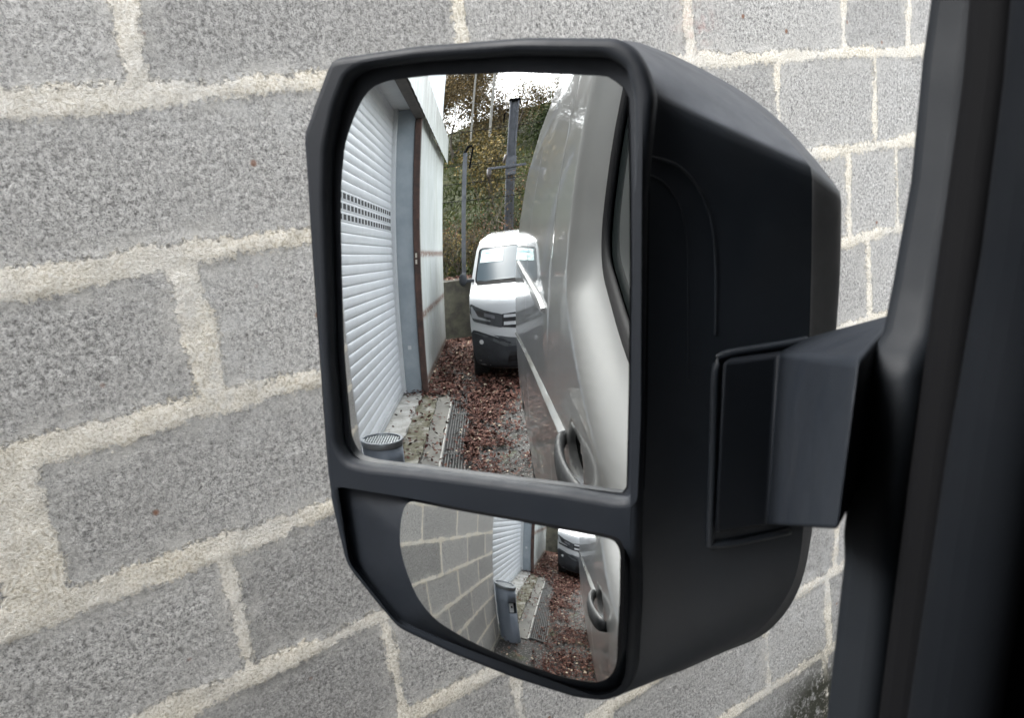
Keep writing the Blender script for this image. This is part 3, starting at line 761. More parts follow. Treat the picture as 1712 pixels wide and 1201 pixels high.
GL = Glass((860, 990), QL := [.42666, .37755, .16416, 1.80663, 1.7926, .04027, .69303, -.23060, -1.28082, .45895])
#QEND
def wpt(p): return (p[0], p[1], p[2]+H0)
def P3(px, w, G=GU):
    u, v = G.uv(px, w); return G.pt(u, v, w)

UP = round_poly([(571, 300), (577, 240), (590, 200), (606, 165), (622, 145), (650, 134), (720, 126), (860, 121), (1018, 127), (1049, 152), (1052, 300), (1053, 450), (1051, 650), (1047, 826),
                 (940, 812), (800, 795), (690, 782), (620, 774), (597, 768), (586, 750), (578, 640), (571, 500), (569, 400)],
                [10, 10, 10, 10, 12, 10, 10, 10, 10, 12, 5, 5, 5, 12, 5, 5, 5, 5, 14, 12, 10, 10, 10], 4)
LP = round_poly([(680, 837), (860, 871), (1000, 897), (1028, 904), (1037, 922), (1036, 1000), (1031, 1110), (1022, 1132), (1000, 1143), (960, 1138), (860, 1107), (780, 1070), (728, 1038), (698, 1002), (680, 958), (668, 915), (670, 868)],
                [14, 5, 10, 10, 12, 5, 20, 12, 12, 20, 20, 20, 20, 20, 20, 20, 14], 4)
# housing in the glass frame
KEYN = 18
L1 = [(552, 97), (700, 75), (880, 61), (1030, 62), (1058, 78), (1078, 112), (1092, 158), (1076, 330), (1070, 700), (1066, 950), (1058, 1140), (1040, 1168), (1005, 1176), (985, 1172), (660, 1050), (577, 945), (546, 800), (505, 225)]
L2 = [(640, 120), (760, 95), (940, 76), (1070, 70), (1165, 112), (1262, 170), (1358, 280), (1358, 430), (1352, 600), (1347, 860), (1335, 985), (1262, 1066), (1140, 1125), (1060, 1150), (760, 1040), (690, 940), (640, 800), (610, 250)]
L3 = [(700, 160), (800, 125), (960, 100), (1110, 84), (1238, 145), (1325, 216), (1407, 322), (1407, 440), (1396, 600), (1362, 860), (1343, 1000), (1275, 1068), (1170, 1105), (1110, 1118), (820, 1020), (740, 920), (700, 780), (680, 280)]
L4 = [(780, 240), (860, 215), (1000, 190), (1120, 175), (1220, 205), (1290, 262), (1360, 350), (1372, 440), (1362, 600), (1335, 850), (1315, 960), (1250, 1010), (1170, 1040), (1110, 1050), (880, 960), (810, 880), (780, 740), (770, 330)]
def shrink(L, d):
    """inset a closed 2-D loop by d (positive inwards), orientation independent"""
    P = np.array(L); A = .5*np.sum(P[:, 0]*np.roll(P[:, 1], -1)-np.roll(P[:, 0], -1)*P[:, 1]); o = []
    n = len(P)
    for i in range(n):
        a, b, c = P[i-1], P[i], P[(i+1) % n]; t1 = unit(b-a); t2 = unit(c-b); n1 = np.array([-t1[1], t1[0]]); n2 = np.array([-t2[1], t2[0]])
        m = unit(n1+n2); k = 1/max(.5, m@n1); o.append(b+m*d*k*(1 if A > 0 else -1))
    return o
def loop3(L, w, n_=None): return [wpt(P3(p, w)) for p in L]
sm = MB()
LW = [(L1, .006), (L1, -.004), (None, None), (L2, -.070), (L2, -.0715), (L3, -.100), (L4, -.150)]
loops = []
mid = [tuple((.5*np.array(a)+.5*np.array(b))) for a, b in zip(L1, L2)]
W2 = [-.0705]*KEYN; W2[3] = -.105; W2[4] = -.115; W2[5] = -.100; W2[6] = -.060
def in1(w): return [wpt(GU.pt(u, v, w)) for u, v in shrink([GU.uv(p, w) for p in L1], .0012)]
def loopw(L, ws): return [wpt(P3(p, w)) for p, w in zip(L, ws)]
loops = [in1(.0015), in1(-.005), loopw(mid, [w*.5 for w in W2]), loopw(L2, W2)]
sm.loft(loops, True)
mirror = sm.build('door_mirror', M_PLASTIC, van, smooth=True)
def crease_sub(o, rows, n, cr_rows, cr_cols, lev=3):
    me = o.data; at = me.attributes.new('crease_edge', 'FLOAT', 'EDGE'); val = []
    for e in me.edges:
        a, b = e.vertices; ra, ca, rb_, cb = a//n, a % n, b//n, b % n; c = 0
        if ra == rb_ and ra in cr_rows: c = cr_rows[ra]
        if ca == cb and ca in cr_cols: c = max(c, cr_cols[ca])
        val.append(c)
    at.data.foreach_set('value', val)
    md = o.modifiers.new('sub', 'SUBSURF'); md.levels = lev; md.render_levels = lev; md.boundary_smooth = 'PRESERVE_CORNERS'
crease_sub(mirror, 4, KEYN, {0: .8, 1: .35, 3: 1}, {0: .55, 3: .6, 6: .85, 11: .3, 14: .4, 15: .4, 16: .5, 17: .4})
mirror['label'] = 'tall black plastic door mirror holding an upper and a smaller lower mirror glass'
sm = MB(); sm.loft([loopw(L2, [w-.0015 for w in W2]), loopw(L2, [w-.0035 for w in W2]), loopw(L3, [w-.030 for w in W2]), loopw(L3, [w-.042 for w in W2]), loop3(L4, -.165)], True, (False, True))
cap = sm.build('housing_cap', M_PLASTIC, mirror, smooth=True)
crease_sub(cap, 5, KEYN, {0: 1, 2: .35, 3: .2}, {0: .4, 3: .5, 6: .8, 11: .3})
# front frame with two openings
HU = [(546, 420), (543, 330), (545, 250), (560, 180), (580, 128), (606, 113), (700, 101), (860, 90), (1010, 93), (1044, 112), (1057, 160), (1059, 400), (1058, 700), (1053, 836), (1030, 838), (940, 822), (800, 803), (690, 789), (610, 781), (578, 773), (563, 745), (552, 600)]
HL = [(566, 824), (625, 834), (680, 843), (860, 878), (990, 903), (1026, 912), (1041, 932), (1042, 1000), (1037, 1112), (1029, 1140), (1003, 1153), (960, 1148), (860, 1117), (760, 1078), (672, 1037), (604, 955), (592, 938), (578, 880)]
def curve_plate(name, outer, holes, w, thick, bev, mat, parent):
    cu = bpy.data.curves.new(name, 'CURVE'); cu.dimensions = '2D'; cu.fill_mode = 'BOTH'; cu.extrude = thick; cu.bevel_depth = bev; cu.bevel_resolution = 4
    for L in [outer]+holes:
        c_ = np.mean(L, axis=0)
        sp = cu.splines.new('POLY'); sp.points.add(len(L)-1); sp.use_cyclic_u = True
        for k, (u, v) in enumerate(L): sp.points[k].co = (u, v, 0, 1)
    co_ = bpy.data.objects.new('tmp', cu); COL.objects.link(co_)
    dg = bpy.context.evaluated_depsgraph_get(); me = bpy.data.meshes.new_from_object(co_.evaluated_get(dg)); bpy.data.objects.remove(co_)
    org = root_loc(parent)
    for v in me.vertices:
        p = GU.pt(v.co.x, v.co.y, w+v.co.z); v.co = (p[0]-org[0], p[1]-org[1], p[2]+H0-org[2])
    me.name = name; me.materials.clear(); me.materials.append(mat); me.shade_smooth(); me.set_sharp_from_angle(angle=R(50))
    o = bpy.data.objects.new(name, me); COL.objects.link(o); o.parent = parent; return o
WF = .0022; BV = .0038
def uvl(L, w, r=0, seg=5):
    M_ = round_poly(L, r, seg) if r else L
    return [GU.uv(p, w) for p in M_]
outer = shrink(uvl(L1, WF+BV, 14, 4), BV*1.0)
hu = shrink(uvl(HU, WF+BV, 12, 4), -BV); hl = shrink(uvl(HL, WF+BV, 10, 4), -BV)
fr = curve_plate('mirror_frame', outer, [hu, hl], WF-.001, .0015, BV, M_SHADED_PLASTIC, mirror)
# recessed funnels from the frame to each glass
def funnel(name, Lpx, wl, G2, Gpx, back, flare):
    n = 240
    A = resample([GU.uv(p, wl) for p in round_poly(Lpx, 12, 4)], n)
    A = np.array(shrink(A, -.0035)); a3 = [GU.pt(u, v, wl-.003) for u, v in A]
    B = resample([G2.uv(p) for p in Gpx], 4*n); b3 = [G2.pt(u, v, G2.h(u, v)+back) for u, v in np.array(shrink(B, -flare))]
    # match points by nearest angle round the common centre
    ca = np.mean(a3, axis=0)
    def angs(P): return np.array([math.atan2((p-ca)@GU.v, (p-ca)@GU.u) for p in P])
    aa, ab = angs(a3), angs(b3); so_ = np.argsort(ab); B3 = np.array(b3)[so_]; bb = np.stack([np.interp(aa, ab[so_], B3[:, k], period=2*np.pi) for k in range(3)], 1)
    mb = MB(); mb.loft([[wpt(p) for p in a3], [wpt(.5*(p+q)) for p, q in zip(a3, bb)], [wpt(q) for q in bb]], True)
    return mb.build(name, M_SHADED_PLASTIC, mirror, smooth=True, angle=50)
funnel('upper_recess', HU, WF, GU, UP, -.0010, -.0005)
funnel('lower_recess', HL, WF, GL, LP, -.0010, -.0005)
def glass(name, G, Lpx, label):
    poly = resample([G.uv(p) for p in Lpx], 160); c = poly.mean(0); rings = 70; co = [G.pt(c[0], c[1], G.h(*c))]; no = [c]
    for k in range(1, rings+1):
        for p in poly:
            x = c+(p-c)*k/rings; no.append(x); co.append(G.pt(x[0], x[1], G.h(*x)))
    mb = MB(); n = 160; fs = [(0, 1+j, 1+(j+1) % n) for j in range(n)]
    for k in range(rings-1):
        for j in range(n): fs.append((1+k*n+j, 1+(k+1)*n+j, 1+(k+1)*n+(j+1) % n, 1+k*n+(j+1) % n))
    base = len(co)
    back = [G.pt(*(c+(p-c)*1.004), G.h(*p)-.004) for p in poly]; co += back       # glass thickness and back plate
    for j in range(n): fs.append((1+(rings-1)*n+j, base+j, base+(j+1) % n, 1+(rings-1)*n+(j+1) % n))
    fs.append(tuple(base+j for j in range(n)))
    mb.add([wpt(p) for p in co], fs); mb.mi = [0]*(n+(rings-1)*n)+[1]*(n+1)
    o = mb.build(name, [M_MIRROR, M_RUBBER], mirror, smooth=True, recalc=False)
    me = o.data
    N = []
    for x in no:
        g_ = G.g(*x); N.append(unit(G.n-g_[0]*G.u-g_[1]*G.v))
    # orient the faces towards the viewer
    f0 = me.polygons[5].normal
    if np.dot(f0, G.n) < 0: me.flip_normals()
    for k, p in enumerate(poly): N.append(N[1+(rings-1)*n+k])
    me.normals_split_custom_set_from_vertices([tuple(map(float, v)) for v in N])
    o['label'] = label; return o
glass('mirror_glass', GU, UP, 'large upper mirror glass reflecting the alley and the white van')
glass('mirror_glass', GL, LP, 'smaller wide angle mirror glass reflecting the wall and the bin')

# faint moulded step and socket lip on the inboard face of the shell
from mathutils.bvhtree import BVHTree
bpy.context.view_layer.update(); dg_ = bpy.context.evaluated_depsgraph_get()
_ev = mirror.evaluated_get(dg_); _me = _ev.to_mesh(); _org = Vector(root_loc(mirror))
BV_ = BVHTree.FromPolygons([v.co+_org for v in _me.vertices], [tuple(p.vertices) for p in _me.polygons]); _ev.to_mesh_clear()
def on_shell(px, off=0.0):
    d = Vector(unit(pray(px))); h = BV_.ray_cast(Vector((0, 0, H0)), d, 2.0)
    return None if h[0] is None else np.array(h[0]-d*off)
def shell_line(name, pxs, rad):
    P = [on_shell(p) for p in resample(pxs, 60, closed=False, smooth=True)]; P = [p for p in P if p is not None]
    mb = MB(); mb.tube(P, rad, 8); return mb.build(name, M_PLASTIC, mirror, smooth=True)
shell_line('moulded_line', [(1085, 292), (1110, 305), (1135, 340), (1148, 400), (1150, 480), (1150, 640)], .0004)
shell_line('moulded_step', [(1085, 262), (1130, 275), (1165, 310), (1188, 365), (1196, 440), (1196, 560)], .0007)
shell_line('socket_lip', [(1380, 563), (1300, 578), (1215, 592), (1199, 605), (1194, 640), (1190, 780), (1186, 900), (1192, 912), (1240, 905), (1320, 888)], .0022)
# bracket between housing and door
def pr(px, t): return unit(pray(px))*t
def shell_t(px, fallback):
    q = on_shell(px, .0055); return np.array(q)-np.array([0, 0, H0]) if q is not None else pr(px, fallback)
LL = [shell_t((1207, 603), .40), shell_t((1193, 897), .40)]; MM = [shell_t((1303, 590), .44), shell_t((1284, 882), .44)]; RR = [pr((1436, 602), .292), pr((1399, 893), .292)]
back = np.array([-.035, .085, -.004])
mb = MB()
front = [LL[0], MM[0], RR[0], RR[1], MM[1], LL[1]]
bk = [.12, .35, 1.0, 1.0, .35, .12]; vs = [wpt(p) for p in front]+[wpt(p+back*k) for p, k in zip(front, bk)]
mb.add(vs, [(0, 1, 4, 5), (1, 2, 3, 4), (6, 11, 10, 7), (7, 10, 9, 8), (0, 6, 7, 1), (1, 7, 8, 2), (5, 4, 10, 11), (4, 3, 9, 10), (0, 5, 11, 6), (2, 8, 9, 3)])
mb.build('mirror_bracket', M_SHADED_PLASTIC, mirror, bevel=.0028, seg=4)
# sail panel on the door, seal and inner trim: slabs seen edge-on from the seat
def plane_x(px, x):
    d = pray(px); return d*(x/d[0])
def slab_px(name, poly, x, th, mat, parent, bevel=.004):
    P = [plane_x(p, x) for p in poly]; mb = MB(); mb.prism([wpt(p) for p in P], (0, 0, 0), (th, 0, 0)); return mb.build(name, mat, parent, bevel=bevel, seg=4)
slab_px('door_sail_panel', [(1547, -160), (1545, 0), (1532, 90), (1512, 300), (1482, 470), (1466, 550), (1436, 602), (1399, 893), (1400, 940), (1387, 1060), (1368, 1230), (1360, 1400), (1760, 1400), (1760, -160)], -.168, .020, M_SAIL, van, .006)
slab_px('door_frame_seal', [(1625, -200), (1600, 130), (1560, 420), (1510, 800), (1452, 1260), (1440, 1420), (1760, 1420), (1760, -200)], -.140, .014, M_RUBBER, van, .005)
slab_px('interior_door_trim', [(1683, -200), (1655, 130), (1618, 420), (1560, 760), (1492, 1220), (1470, 1420), (1850, 1420), (1850, -200)], -.118, .024, M_TRIM, van, .010)

# ================================================================ WHITE VAN behind
CX = .335; YF = -7.38
wv = thing('white_van', (CX, YF-2.2, 0), 'small white van facing the alley on fallen leaves, a pale paper behind its windscreen', 'van')
PR = [(.15, .16), (.20, .05), (.30, .01), (.45, 0), (.60, 0), (.66, .012), (.72, .02), (.82, .035), (.90, .06), (.95, .11), (.98, .2), (1.04, .5), (1.08, .80), (1.10, .95), (1.32, 1.27), (1.53, 1.58), (1.62, 1.72), (1.69, 1.9), (1.74, 2.2), (1.78, 2.8), (1.79, 4.2)]
HWID = [(.15, .78), (.22, .86), (.45, .90), (.65, .915), (.95, .92), (1.1, .915), (1.53, .845), (1.64, .80), (1.70, .73), (1.75, .66), (1.79, .62)]
PRs = resample([(h, y) for h, y in PR], 90, closed=False); SL = np.r_[0, np.cumsum(np.linalg.norm(np.diff(PRs, axis=0), axis=1))]; SL /= SL[-1]
def h_at(s): return np.interp(s, SL, PRs[:, 0])
def S(s, t, off=0):
    h = np.interp(s, SL, PRs[:, 0]); y = np.interp(s, SL, PRs[:, 1]); w = np.interp(h, [a for a, b in HWID], [b for a, b in HWID])
    cc = np.interp(h, [.15, .6, .95, 1.1, 1.55, 1.75], [.42, .36, .34, .30, .22, .1])
    return np.array([CX+t*w, YF-y-cc*abs(t)**3.2, h])
def Sn(s, t, off):
    e = 1e-3; p = S(s, t); a = S(min(s+e, 1), t)-S(max(s-e, 0), t); b = S(s, min(t+e, 1))-S(s, max(t-e, -1)); n = unit(np.cross(b, a)+1e-12)
    if n[1] < 0 and s < .5: n = -n
    if s >= .5 and n[2] < 0: n = -n
    return p+n*off
def s_of_h(h):
    k = np.searchsorted(PRs[:, 0], h); return float(np.interp(h, PRs[:, 0], SL))
ss = np.linspace(0, 1, 90); ts = np.linspace(-1, 1, 41)
mb = MB(); vs = [S(s, t) for s in ss for t in ts]; nT = len(ts)
mb.add(vs, [(i*nT+j, i*nT+j+1, (i+1)*nT+j+1, (i+1)*nT+j) for i in range(len(ss)-1) for j in range(nT-1)])
for sgn in (-1, 1):
    col_ = [S(s, sgn) for s in ss]; loops = [col_]
    for yb in (YF-1.2, YF-2.2, YF-3.2, YF-4.35):
        loops.append([np.array([p[0]+0*sgn, min(p[1], yb) if p[1] > yb else p[1], p[2]]) for p in col_])
    mb.loft(loops, False)
body = mb.build('body', M_WHITE, wv, smooth=True, angle=50)
def patch(name, poly_th, off, mat, parent, rings=8, n=80):
    """poly in (t, height)"""
    P = resample(poly_th, n); mb = MB(); mb.fan(P, lambda t, h: Sn(s_of_h(h), t, off), rings); return mb.build(name, mat, parent, smooth=True)
M_BLK = m_plastic('bumper_plastic', (.032, .035, .040), .65, spec=.3)
M_GLASSV = new_mat('van_glass', (.05, .07, .085), .3, 0, 0, .12)
patch('bumper', round_poly([(-.995, .17), (.995, .17), (.995, .615), (.90, .60), (.55, .47), (-.55, .47), (-.90, .60), (-.995, .615)], .04, 4), .006, M_BLK, wv)
patch('lower_grille', round_poly([(-.55, .22), (.55, .22), (.50, .36), (-.50, .36)], .03, 4), .009, new_mat('grille_black', (.008, .008, .009), .5), wv)
for k in range(3): patch('grille_slat', [(-.50, .245+.04*k), (.50, .245+.04*k), (.50, .255+.04*k), (-.50, .255+.04*k)], .014, M_BLK, wv, 2, 60)
patch('bumper_crease', [(-.97, .585), (-.88, .57), (-.55, .44), (.55, .44), (.88, .57), (.97, .585), (.88, .555), (.55, .425), (-.55, .425), (-.88, .555)], .0095, new_mat('grey_crease', (.06, .065, .07), .5), wv, 3, 160)
patch('grille', round_poly([(-.60, .64), (-.40, .62), (.40, .62), (.60, .64), (.60, .775), (.40, .79), (-.40, .79), (-.60, .775)], .03, 4), .007, new_mat('gloss_black', (.01, .01, .011), .2), wv)
for zz, h_ in ((.755, .016), (.675, .019)):
    patch('grille_bar', [(-.545, zz-h_), (-.13, zz-h_), (0, zz-h_+.022), (.13, zz-h_), (.545, zz-h_), (.545, zz+h_), (.13, zz+h_), (0, zz+h_+.022), (-.13, zz+h_), (-.545, zz+h_)], .013, M_WHITE, wv, 4, 120)
M_LENS = new_mat('headlamp_lens', (.025, .027, .03), .12, .0, .3)
for sg in (-1, 1):
    hl_ = patch('headlight', round_poly([(sg*.985, .905), (sg*.992, .80), (sg*.95, .705), (sg*.57, .63), (sg*.56, .775), (sg*.80, .83)], .02, 4), .010, M_LENS, wv)
    patch('daytime_light', [(sg*.975, .87), (sg*.955, .87), (sg*.95, .765), (sg*.72, .715), (sg*.72, .700), (sg*.97, .745)], .0125, new_mat('pale_reflector', (.25, .26, .27), .4), hl_, 3, 40)
    patch('lamp_unit', [(sg*.80, .80), (sg*.66, .765), (sg*.66, .73), (sg*.80, .76)], .0122, new_mat('chrome_reflector', (.12, .12, .13), .4, .3), hl_, 3, 40)
    patch('fog_lamp', [(sg*(.86+.028*math.cos(a)), .475+.026*math.sin(a)) for a in np.linspace(0, 2*math.pi, 20, endpoint=False)], .012, new_mat('fog_lens', (.6, .6, .6), .1), wv, 3, 20)
    patch('side_vent', round_poly([(sg*.96, .42), (sg*.72, .36), (sg*.70, .54), (sg*.94, .52)], .03, 4), .008, M_BLK, wv)
ws = patch('windscreen', round_poly([(-.925, 1.115), (.925, 1.115), (.93, 1.535), (-.93, 1.535)], .05, 5), .006, M_GLASSV, wv, 14, 120)
patch('windscreen_border', round_poly([(-.945, 1.10), (.945, 1.10), (.955, 1.55), (-.955, 1.55)], .05, 5), .003, M_RUBBER, wv, 14, 120)
patch('wiper_cowl', round_poly([(-.93, 1.085), (.93, 1.085), (.90, 1.125), (-.90, 1.125)], .01, 3), .009, M_RUBBER, wv, 4, 100)
M_PAPER = new_mat('pale_cyan_paper', (.66, .86, .84), .5)
pap = patch('windscreen_paper', [(-.90, 1.35), (-.55, 1.35), (-.55, 1.51), (-.90, 1.51)], .010, M_PAPER, wv, 4, 60)
patch('printed_band', [(-.84, 1.455), (-.61, 1.455), (-.61, 1.48), (-.84, 1.48)], .0125, new_mat('blue_print', (.10, .38, .45), .5), pap, 2, 30)
patch('printed_line', [(-.84, 1.40), (-.78, 1.40), (-.78, 1.407), (-.84, 1.407)], .0125, new_mat('blue_print_pale', (.3, .6, .62), .5), pap, 2, 20)
for sg in (-1, 1):
    mb = MB(); cx_ = CX+sg*1.02; L = []
    for y_, k in ((-.0, .6), (.03, 1), (.10, .95), (.15, .5)):
        L.append([(cx_+.055*k*math.cos(a), YF-1.15-y_+.05, 1.17+.085*k*math.sin(a)) for a in np.linspace(0, 2*math.pi, 16, endpoint=False)])
    mb.loft(L, True, (True, True)); mb.tube([(CX+sg*.88, YF-1.25, 1.14), (cx_, YF-1.2, 1.15)], .022, 6)
    mb.build('door_mirror', M_BLK, wv, smooth=True, angle=60)
    # side glass strips
    mb = MB(); xg = CX+sg*.906
    mb.add([(xg+sg*.012, YF-1.45, 1.13), (xg+sg*.012, YF-2.2, 1.13), (CX+sg*.852, YF-2.3, 1.50), (CX+sg*.848, YF-1.95, 1.50)], [(0, 1, 2, 3)]); mb.build('side_window', M_GLASSV, wv)
wheel(CX-.90, YF-.85, .31, .2, wv); wheel(CX+.70, YF-.85, .31, .2, wv); wheel(CX-.90, YF-3.5, .31, .2, wv); wheel(CX+.70, YF-3.5, .31, .2, wv)

# ================================================================ BEHIND: retaining wall, bank, masts, shrubs, trees
def m_hill():
    m = new_mat('rough_grass_bank', (.05, .06, .03), .9); n = NT(m)
    c = n.ramp(n.noise(1.3, 8, .75), [(.3, (.014, .018, .007)), (.5, (.032, .038, .014)), (.62, (.05, .05, .02)), (.75, (.08, .065, .03))])
    n.color(c); n.b.inputs['Specular IOR Level'].default_value = .08; n.bump(n.noise(5, 8, .8), .9, .2); return m
def hill_z(x, y):
    t = np.clip((-y-13.3)/17., 0, 1.6)
    return 1.02+t*4.9+np.sin(x*.25+1)*.5*t+(x*.05)*t+(vnoise(x, y, 2.2, 44)-.5)*.7*np.clip(t*6, 0, 1)
tag(grid_mesh('hillside', np.linspace(-45, 45, 130), np.linspace(-13.25, -60, 90), hill_z, m_hill()), kind='structure')
rw = MB(); xs_ = np.linspace(-14, 14, 180)
top = [(x, 1.0+.05*float(vnoise(x, 0, .4, 2))) for x in xs_]
rw.loft([[(x, -12.3, 0) for x in xs_], [(x, -12.31+.02*float(vnoise(x, 1, .3, 6)), .5) for x in xs_], [(x, -12.33, z) for x, z in top], [(x, -13.3, z+.02) for x, z in top]], False)
tag(rw.build('retaining_wall', m_grunge('dark_mossy_stone', (.025, .024, .02), (.085, .08, .06), 6, .9, .8, 25), smooth=True, angle=50),
    'low dark mossy retaining wall with leaves along its top behind the white van', 'wall')

M_BARK = m_grunge('bark', (.05, .04, .03), (.12, .10, .08), 12, .9, .4, 60)
M_LF_BROWN = m_leaf('brown_foliage', [(0, (.035, .028, .017)), (.4, (.08, .062, .034)), (.75, (.15, .105, .045)), (1, (.25, .16, .06))])
M_LF_YELLOW = m_leaf('yellow_foliage', [(0, (.022, .026, .010)), (.4, (.06, .052, .022)), (.72, (.17, .12, .04)), (1, (.32, .24, .10))])
M_LF_PINK = m_leaf('pink_orange_foliage', [(0, (.03, .026, .014)), (.45, (.07, .048, .028)), (.78, (.22, .11, .07)), (1, (.42, .22, .15))])
M_LF_GREEN = m_leaf('green_foliage', [(0, (.012, .02, .008)), (.5, (.03, .042, .015)), (1, (.065, .08, .028))])
def branching(mb, p, d, L, r, depth, tips, spread=.5, up=.15, seg=3):
    pts = [np.array(p, float)]; dd = unit(np.array(d, float))
    for k in range(seg):
        dd = unit(dd+rng.normal(0, .12, 3)+np.array([0, 0, up*.3])); pts.append(pts[-1]+dd*L/seg)
    mb.tube(pts, [r*(1-.45*k/seg) for k in range(seg+1)], 5 if depth < 2 else 4, caps=False)
    tips += [tuple(q) for q in pts[1:]]
    if depth <= 0: return
    for k in range(random.choice((2, 3))):
        branching(mb, pts[-1] if k == 0 else pts[random.randint(1, seg)], unit(dd+rng.normal(0, spread, 3)+np.array([0, 0, up])), L*random.uniform(.6, .8), r*.55, depth-1, tips, spread, up, seg)
def tree(x, y, h, r, nleaf, mat, label, cat='tree', name='tree', group=None, leaf=.16, spread=.55, depth=5, cl=.35, hue=(2, 2), forks=1, zoff=0):
    z0 = float(hill_z(np.array([float(x)]), np.array([float(y)]))[0])-.1+zoff if y < -13.25 else zoff
    t = thing(name, (x, y, z0), label, cat, group); mb = MB(); tips = []
    for k in range(forks):
        branching(mb, (x+(k-forks/2)*.1, y, z0), (random.uniform(-.25, .25)*forks**.5, 0, 1), h*.34, r, depth, tips, spread, .18)
    top_ = max(p[2] for p in tips)-z0; sc = h/top_
    mb.v = [(x+(a-x)*sc, y+(b-y)*sc, z0+(c-z0)*sc) for a, b, c in mb.v]
    tips = [(x+(a-x)*sc, y+(b-y)*sc, z0+(c-z0)*sc) for a, b, c in tips]
    mb.build('trunk' if cat == 'tree' else 'stems', M_BARK, t, smooth=True)
    nleaf = int(nleaf*(1.8 if cat == 'shrub' else 1)); T = np.array([p for p in tips if p[2] > z0+h*(.15 if cat == 'tree' else .08)]); idx_ = rng.integers(0, len(T), nleaf)
    P = T[idx_]+rng.normal(0, cl, (nleaf, 3))*np.array([1, 1, .8])
    leaves('crown' if cat == 'tree' else 'foliage', P, rng.uniform(.6, 1.3, nleaf)*leaf, rng.beta(*hue, nleaf), mat, t, tilt=.9)
    return t
tree(-1.75, -27.5, 3.2, .06, 9000, M_LF_BROWN, 'bushy brown tree between the white building and the thinner pole', leaf=.07, cl=.34)
tree(-2.5, -29, 3.8, .08, 9000, M_LF_BROWN, 'thin brown autumn tree at the left end of the skyline, beside the white building', leaf=.085, cl=.30)
for x_, y_, h_, l_ in ((-3.6, -30, 3.4, 'low brown bush on the hill crest behind the garage roof'), (-.45, -29, 2.6, 'low brown bush on the hill crest between the two pale poles and the mast'),
                       (2.8, -29, 2.6, 'low brown bush on the hill crest right of the dark green tree')):
    tree(x_, y_, h_, .05, 5200, M_LF_BROWN, l_, leaf=.07, cl=.42, forks=3, group='bushes on the hill crest')
tree(-1.05, -31, 4.0, .09, 13000, M_LF_BROWN, 'tall brown leaved tree on the hill behind the two pale poles', leaf=.085, cl=.5)
tree(-.05, -31.5, 3.6, .08, 8000, M_LF_BROWN, 'sparse half bare tree on the hill behind the grey mast', leaf=.075, cl=.30, spread=.65)
tree(.65, -30, 2.9, .05, 900, M_LF_BROWN, 'bare twiggy sapling right of the grey mast against the sky', leaf=.08, cl=.25, spread=.7)
tree(-.55, -24, 1.5, .05, 1500, M_LF_YELLOW, 'golden leaved bush like tree at the foot of the tall pale pole', leaf=.09, cl=.22)
tree(2.0, -27, 1.5, .08, 3000, M_LF_GREEN, 'dark green rounded tree on the hill right of the mast', leaf=.14, cl=.42)
tree(3.6, -31, 3.6, .12, 5600, M_LF_BROWN, 'brown tree far right on the hill, seen only beside the silver van', leaf=.09, cl=.4)
tree(-5.5, -33, 4.5, .13, 2400, M_LF_BROWN, 'brown tree on the hill behind the garage', leaf=.09, cl=.4)
def shrub(x, y, h, n_, mat, label, leaf=.055, cl=.12, hue=(2, 2), forks=6, zoff=0):
    return tree(x, y, h, .018, n_, mat, label, 'shrub', 'shrub', 'autumn shrubs along the retaining wall', leaf, .45, 3, cl, hue, forks, zoff)
shrub(-1.15, -13.5, 1.15, 700, M_LF_YELLOW, 'yellow leaved shrub next to the far corner of the garage', .040, .13)
shrub(-.90, -13.7, 1.3, 480, M_LF_PINK, 'twiggy shrub with pink and orange leaves round the foot of the short post', .040, .15)
shrub(-.50, -13.6, 1.0, 600, M_LF_YELLOW, 'dense yellow brown shrub directly behind the white van roof', .040, .14)
shrub(-.25, -13.9, 1.25, 420, M_LF_PINK, 'shrub with salmon red leaves left of the grey mast foot', .040, .15)
shrub(.30, -15.6, 1.2, 700, M_LF_GREEN, 'dark green shrub at the foot of the grey mast', .045, .16)
shrub(.9, -14.4, 1.9, 900, M_LF_YELLOW, 'taller yellow green shrub right of the grey mast', .045, .20)
shrub(-1.75, -14.0, 1.9, 700, M_LF_GREEN, 'green shrub partly behind the garage corner', .045, .20)
shrub(1.6, -14.2, 2.2, 800, M_LF_PINK, 'rust coloured shrub furthest right along the retaining wall', .045, .20)
shrub(-.15, -18.5, 2.2, 1400, M_LF_YELLOW, 'bright yellow shrub on the bank behind the crossarm', .08, .22)
# rough growth on the bank
n_ = 60000; bx_ = rng.uniform(-9, 8, n_); by_ = -13.4-26*rng.uniform(0, 1, n_)**1.35; bz_ = hill_z(bx_, by_)
cover = vnoise(bx_, by_, 1.2, 66); k_ = cover > .38
leaves_p = np.stack([bx_, by_, bz_+rng.uniform(0, .75, n_)*cover], 1)[k_]
M_COVER = m_leaf('bank_growth', [(0, (.02, .027, .008)), (.35, (.046, .060, .017)), (.6, (.075, .082, .026)), (.85, (.13, .10, .035)), (1, (.24, .16, .05))])
hu_ = np.clip(vnoise(leaves_p[:, 0], leaves_p[:, 1], 2.5, 12)*1.5-.35+rng.normal(0, .12, len(leaves_p)), 0, 1)
tag(leaves('undergrowth', leaves_p, rng.uniform(.07, .20, len(leaves_p)), hu_, M_COVER, tilt=1.2, aspect=.28), 'rough green and straw coloured undergrowth covering the bank', 'undergrowth', kind='stuff')
n_ = 2200; lx = rng.uniform(-3, 3, n_); ly = rng.uniform(-12.95, -12.25, n_)
tag(leaves('leaf_litter', np.stack([lx, ly, 1.05+rng.uniform(0, .05, n_)], 1), rng.uniform(.03, .06, n_), rng.beta(2, 2, n_), M_LITTER), 'dead leaves lying along the top of the retaining wall', 'leaves', kind='stuff')

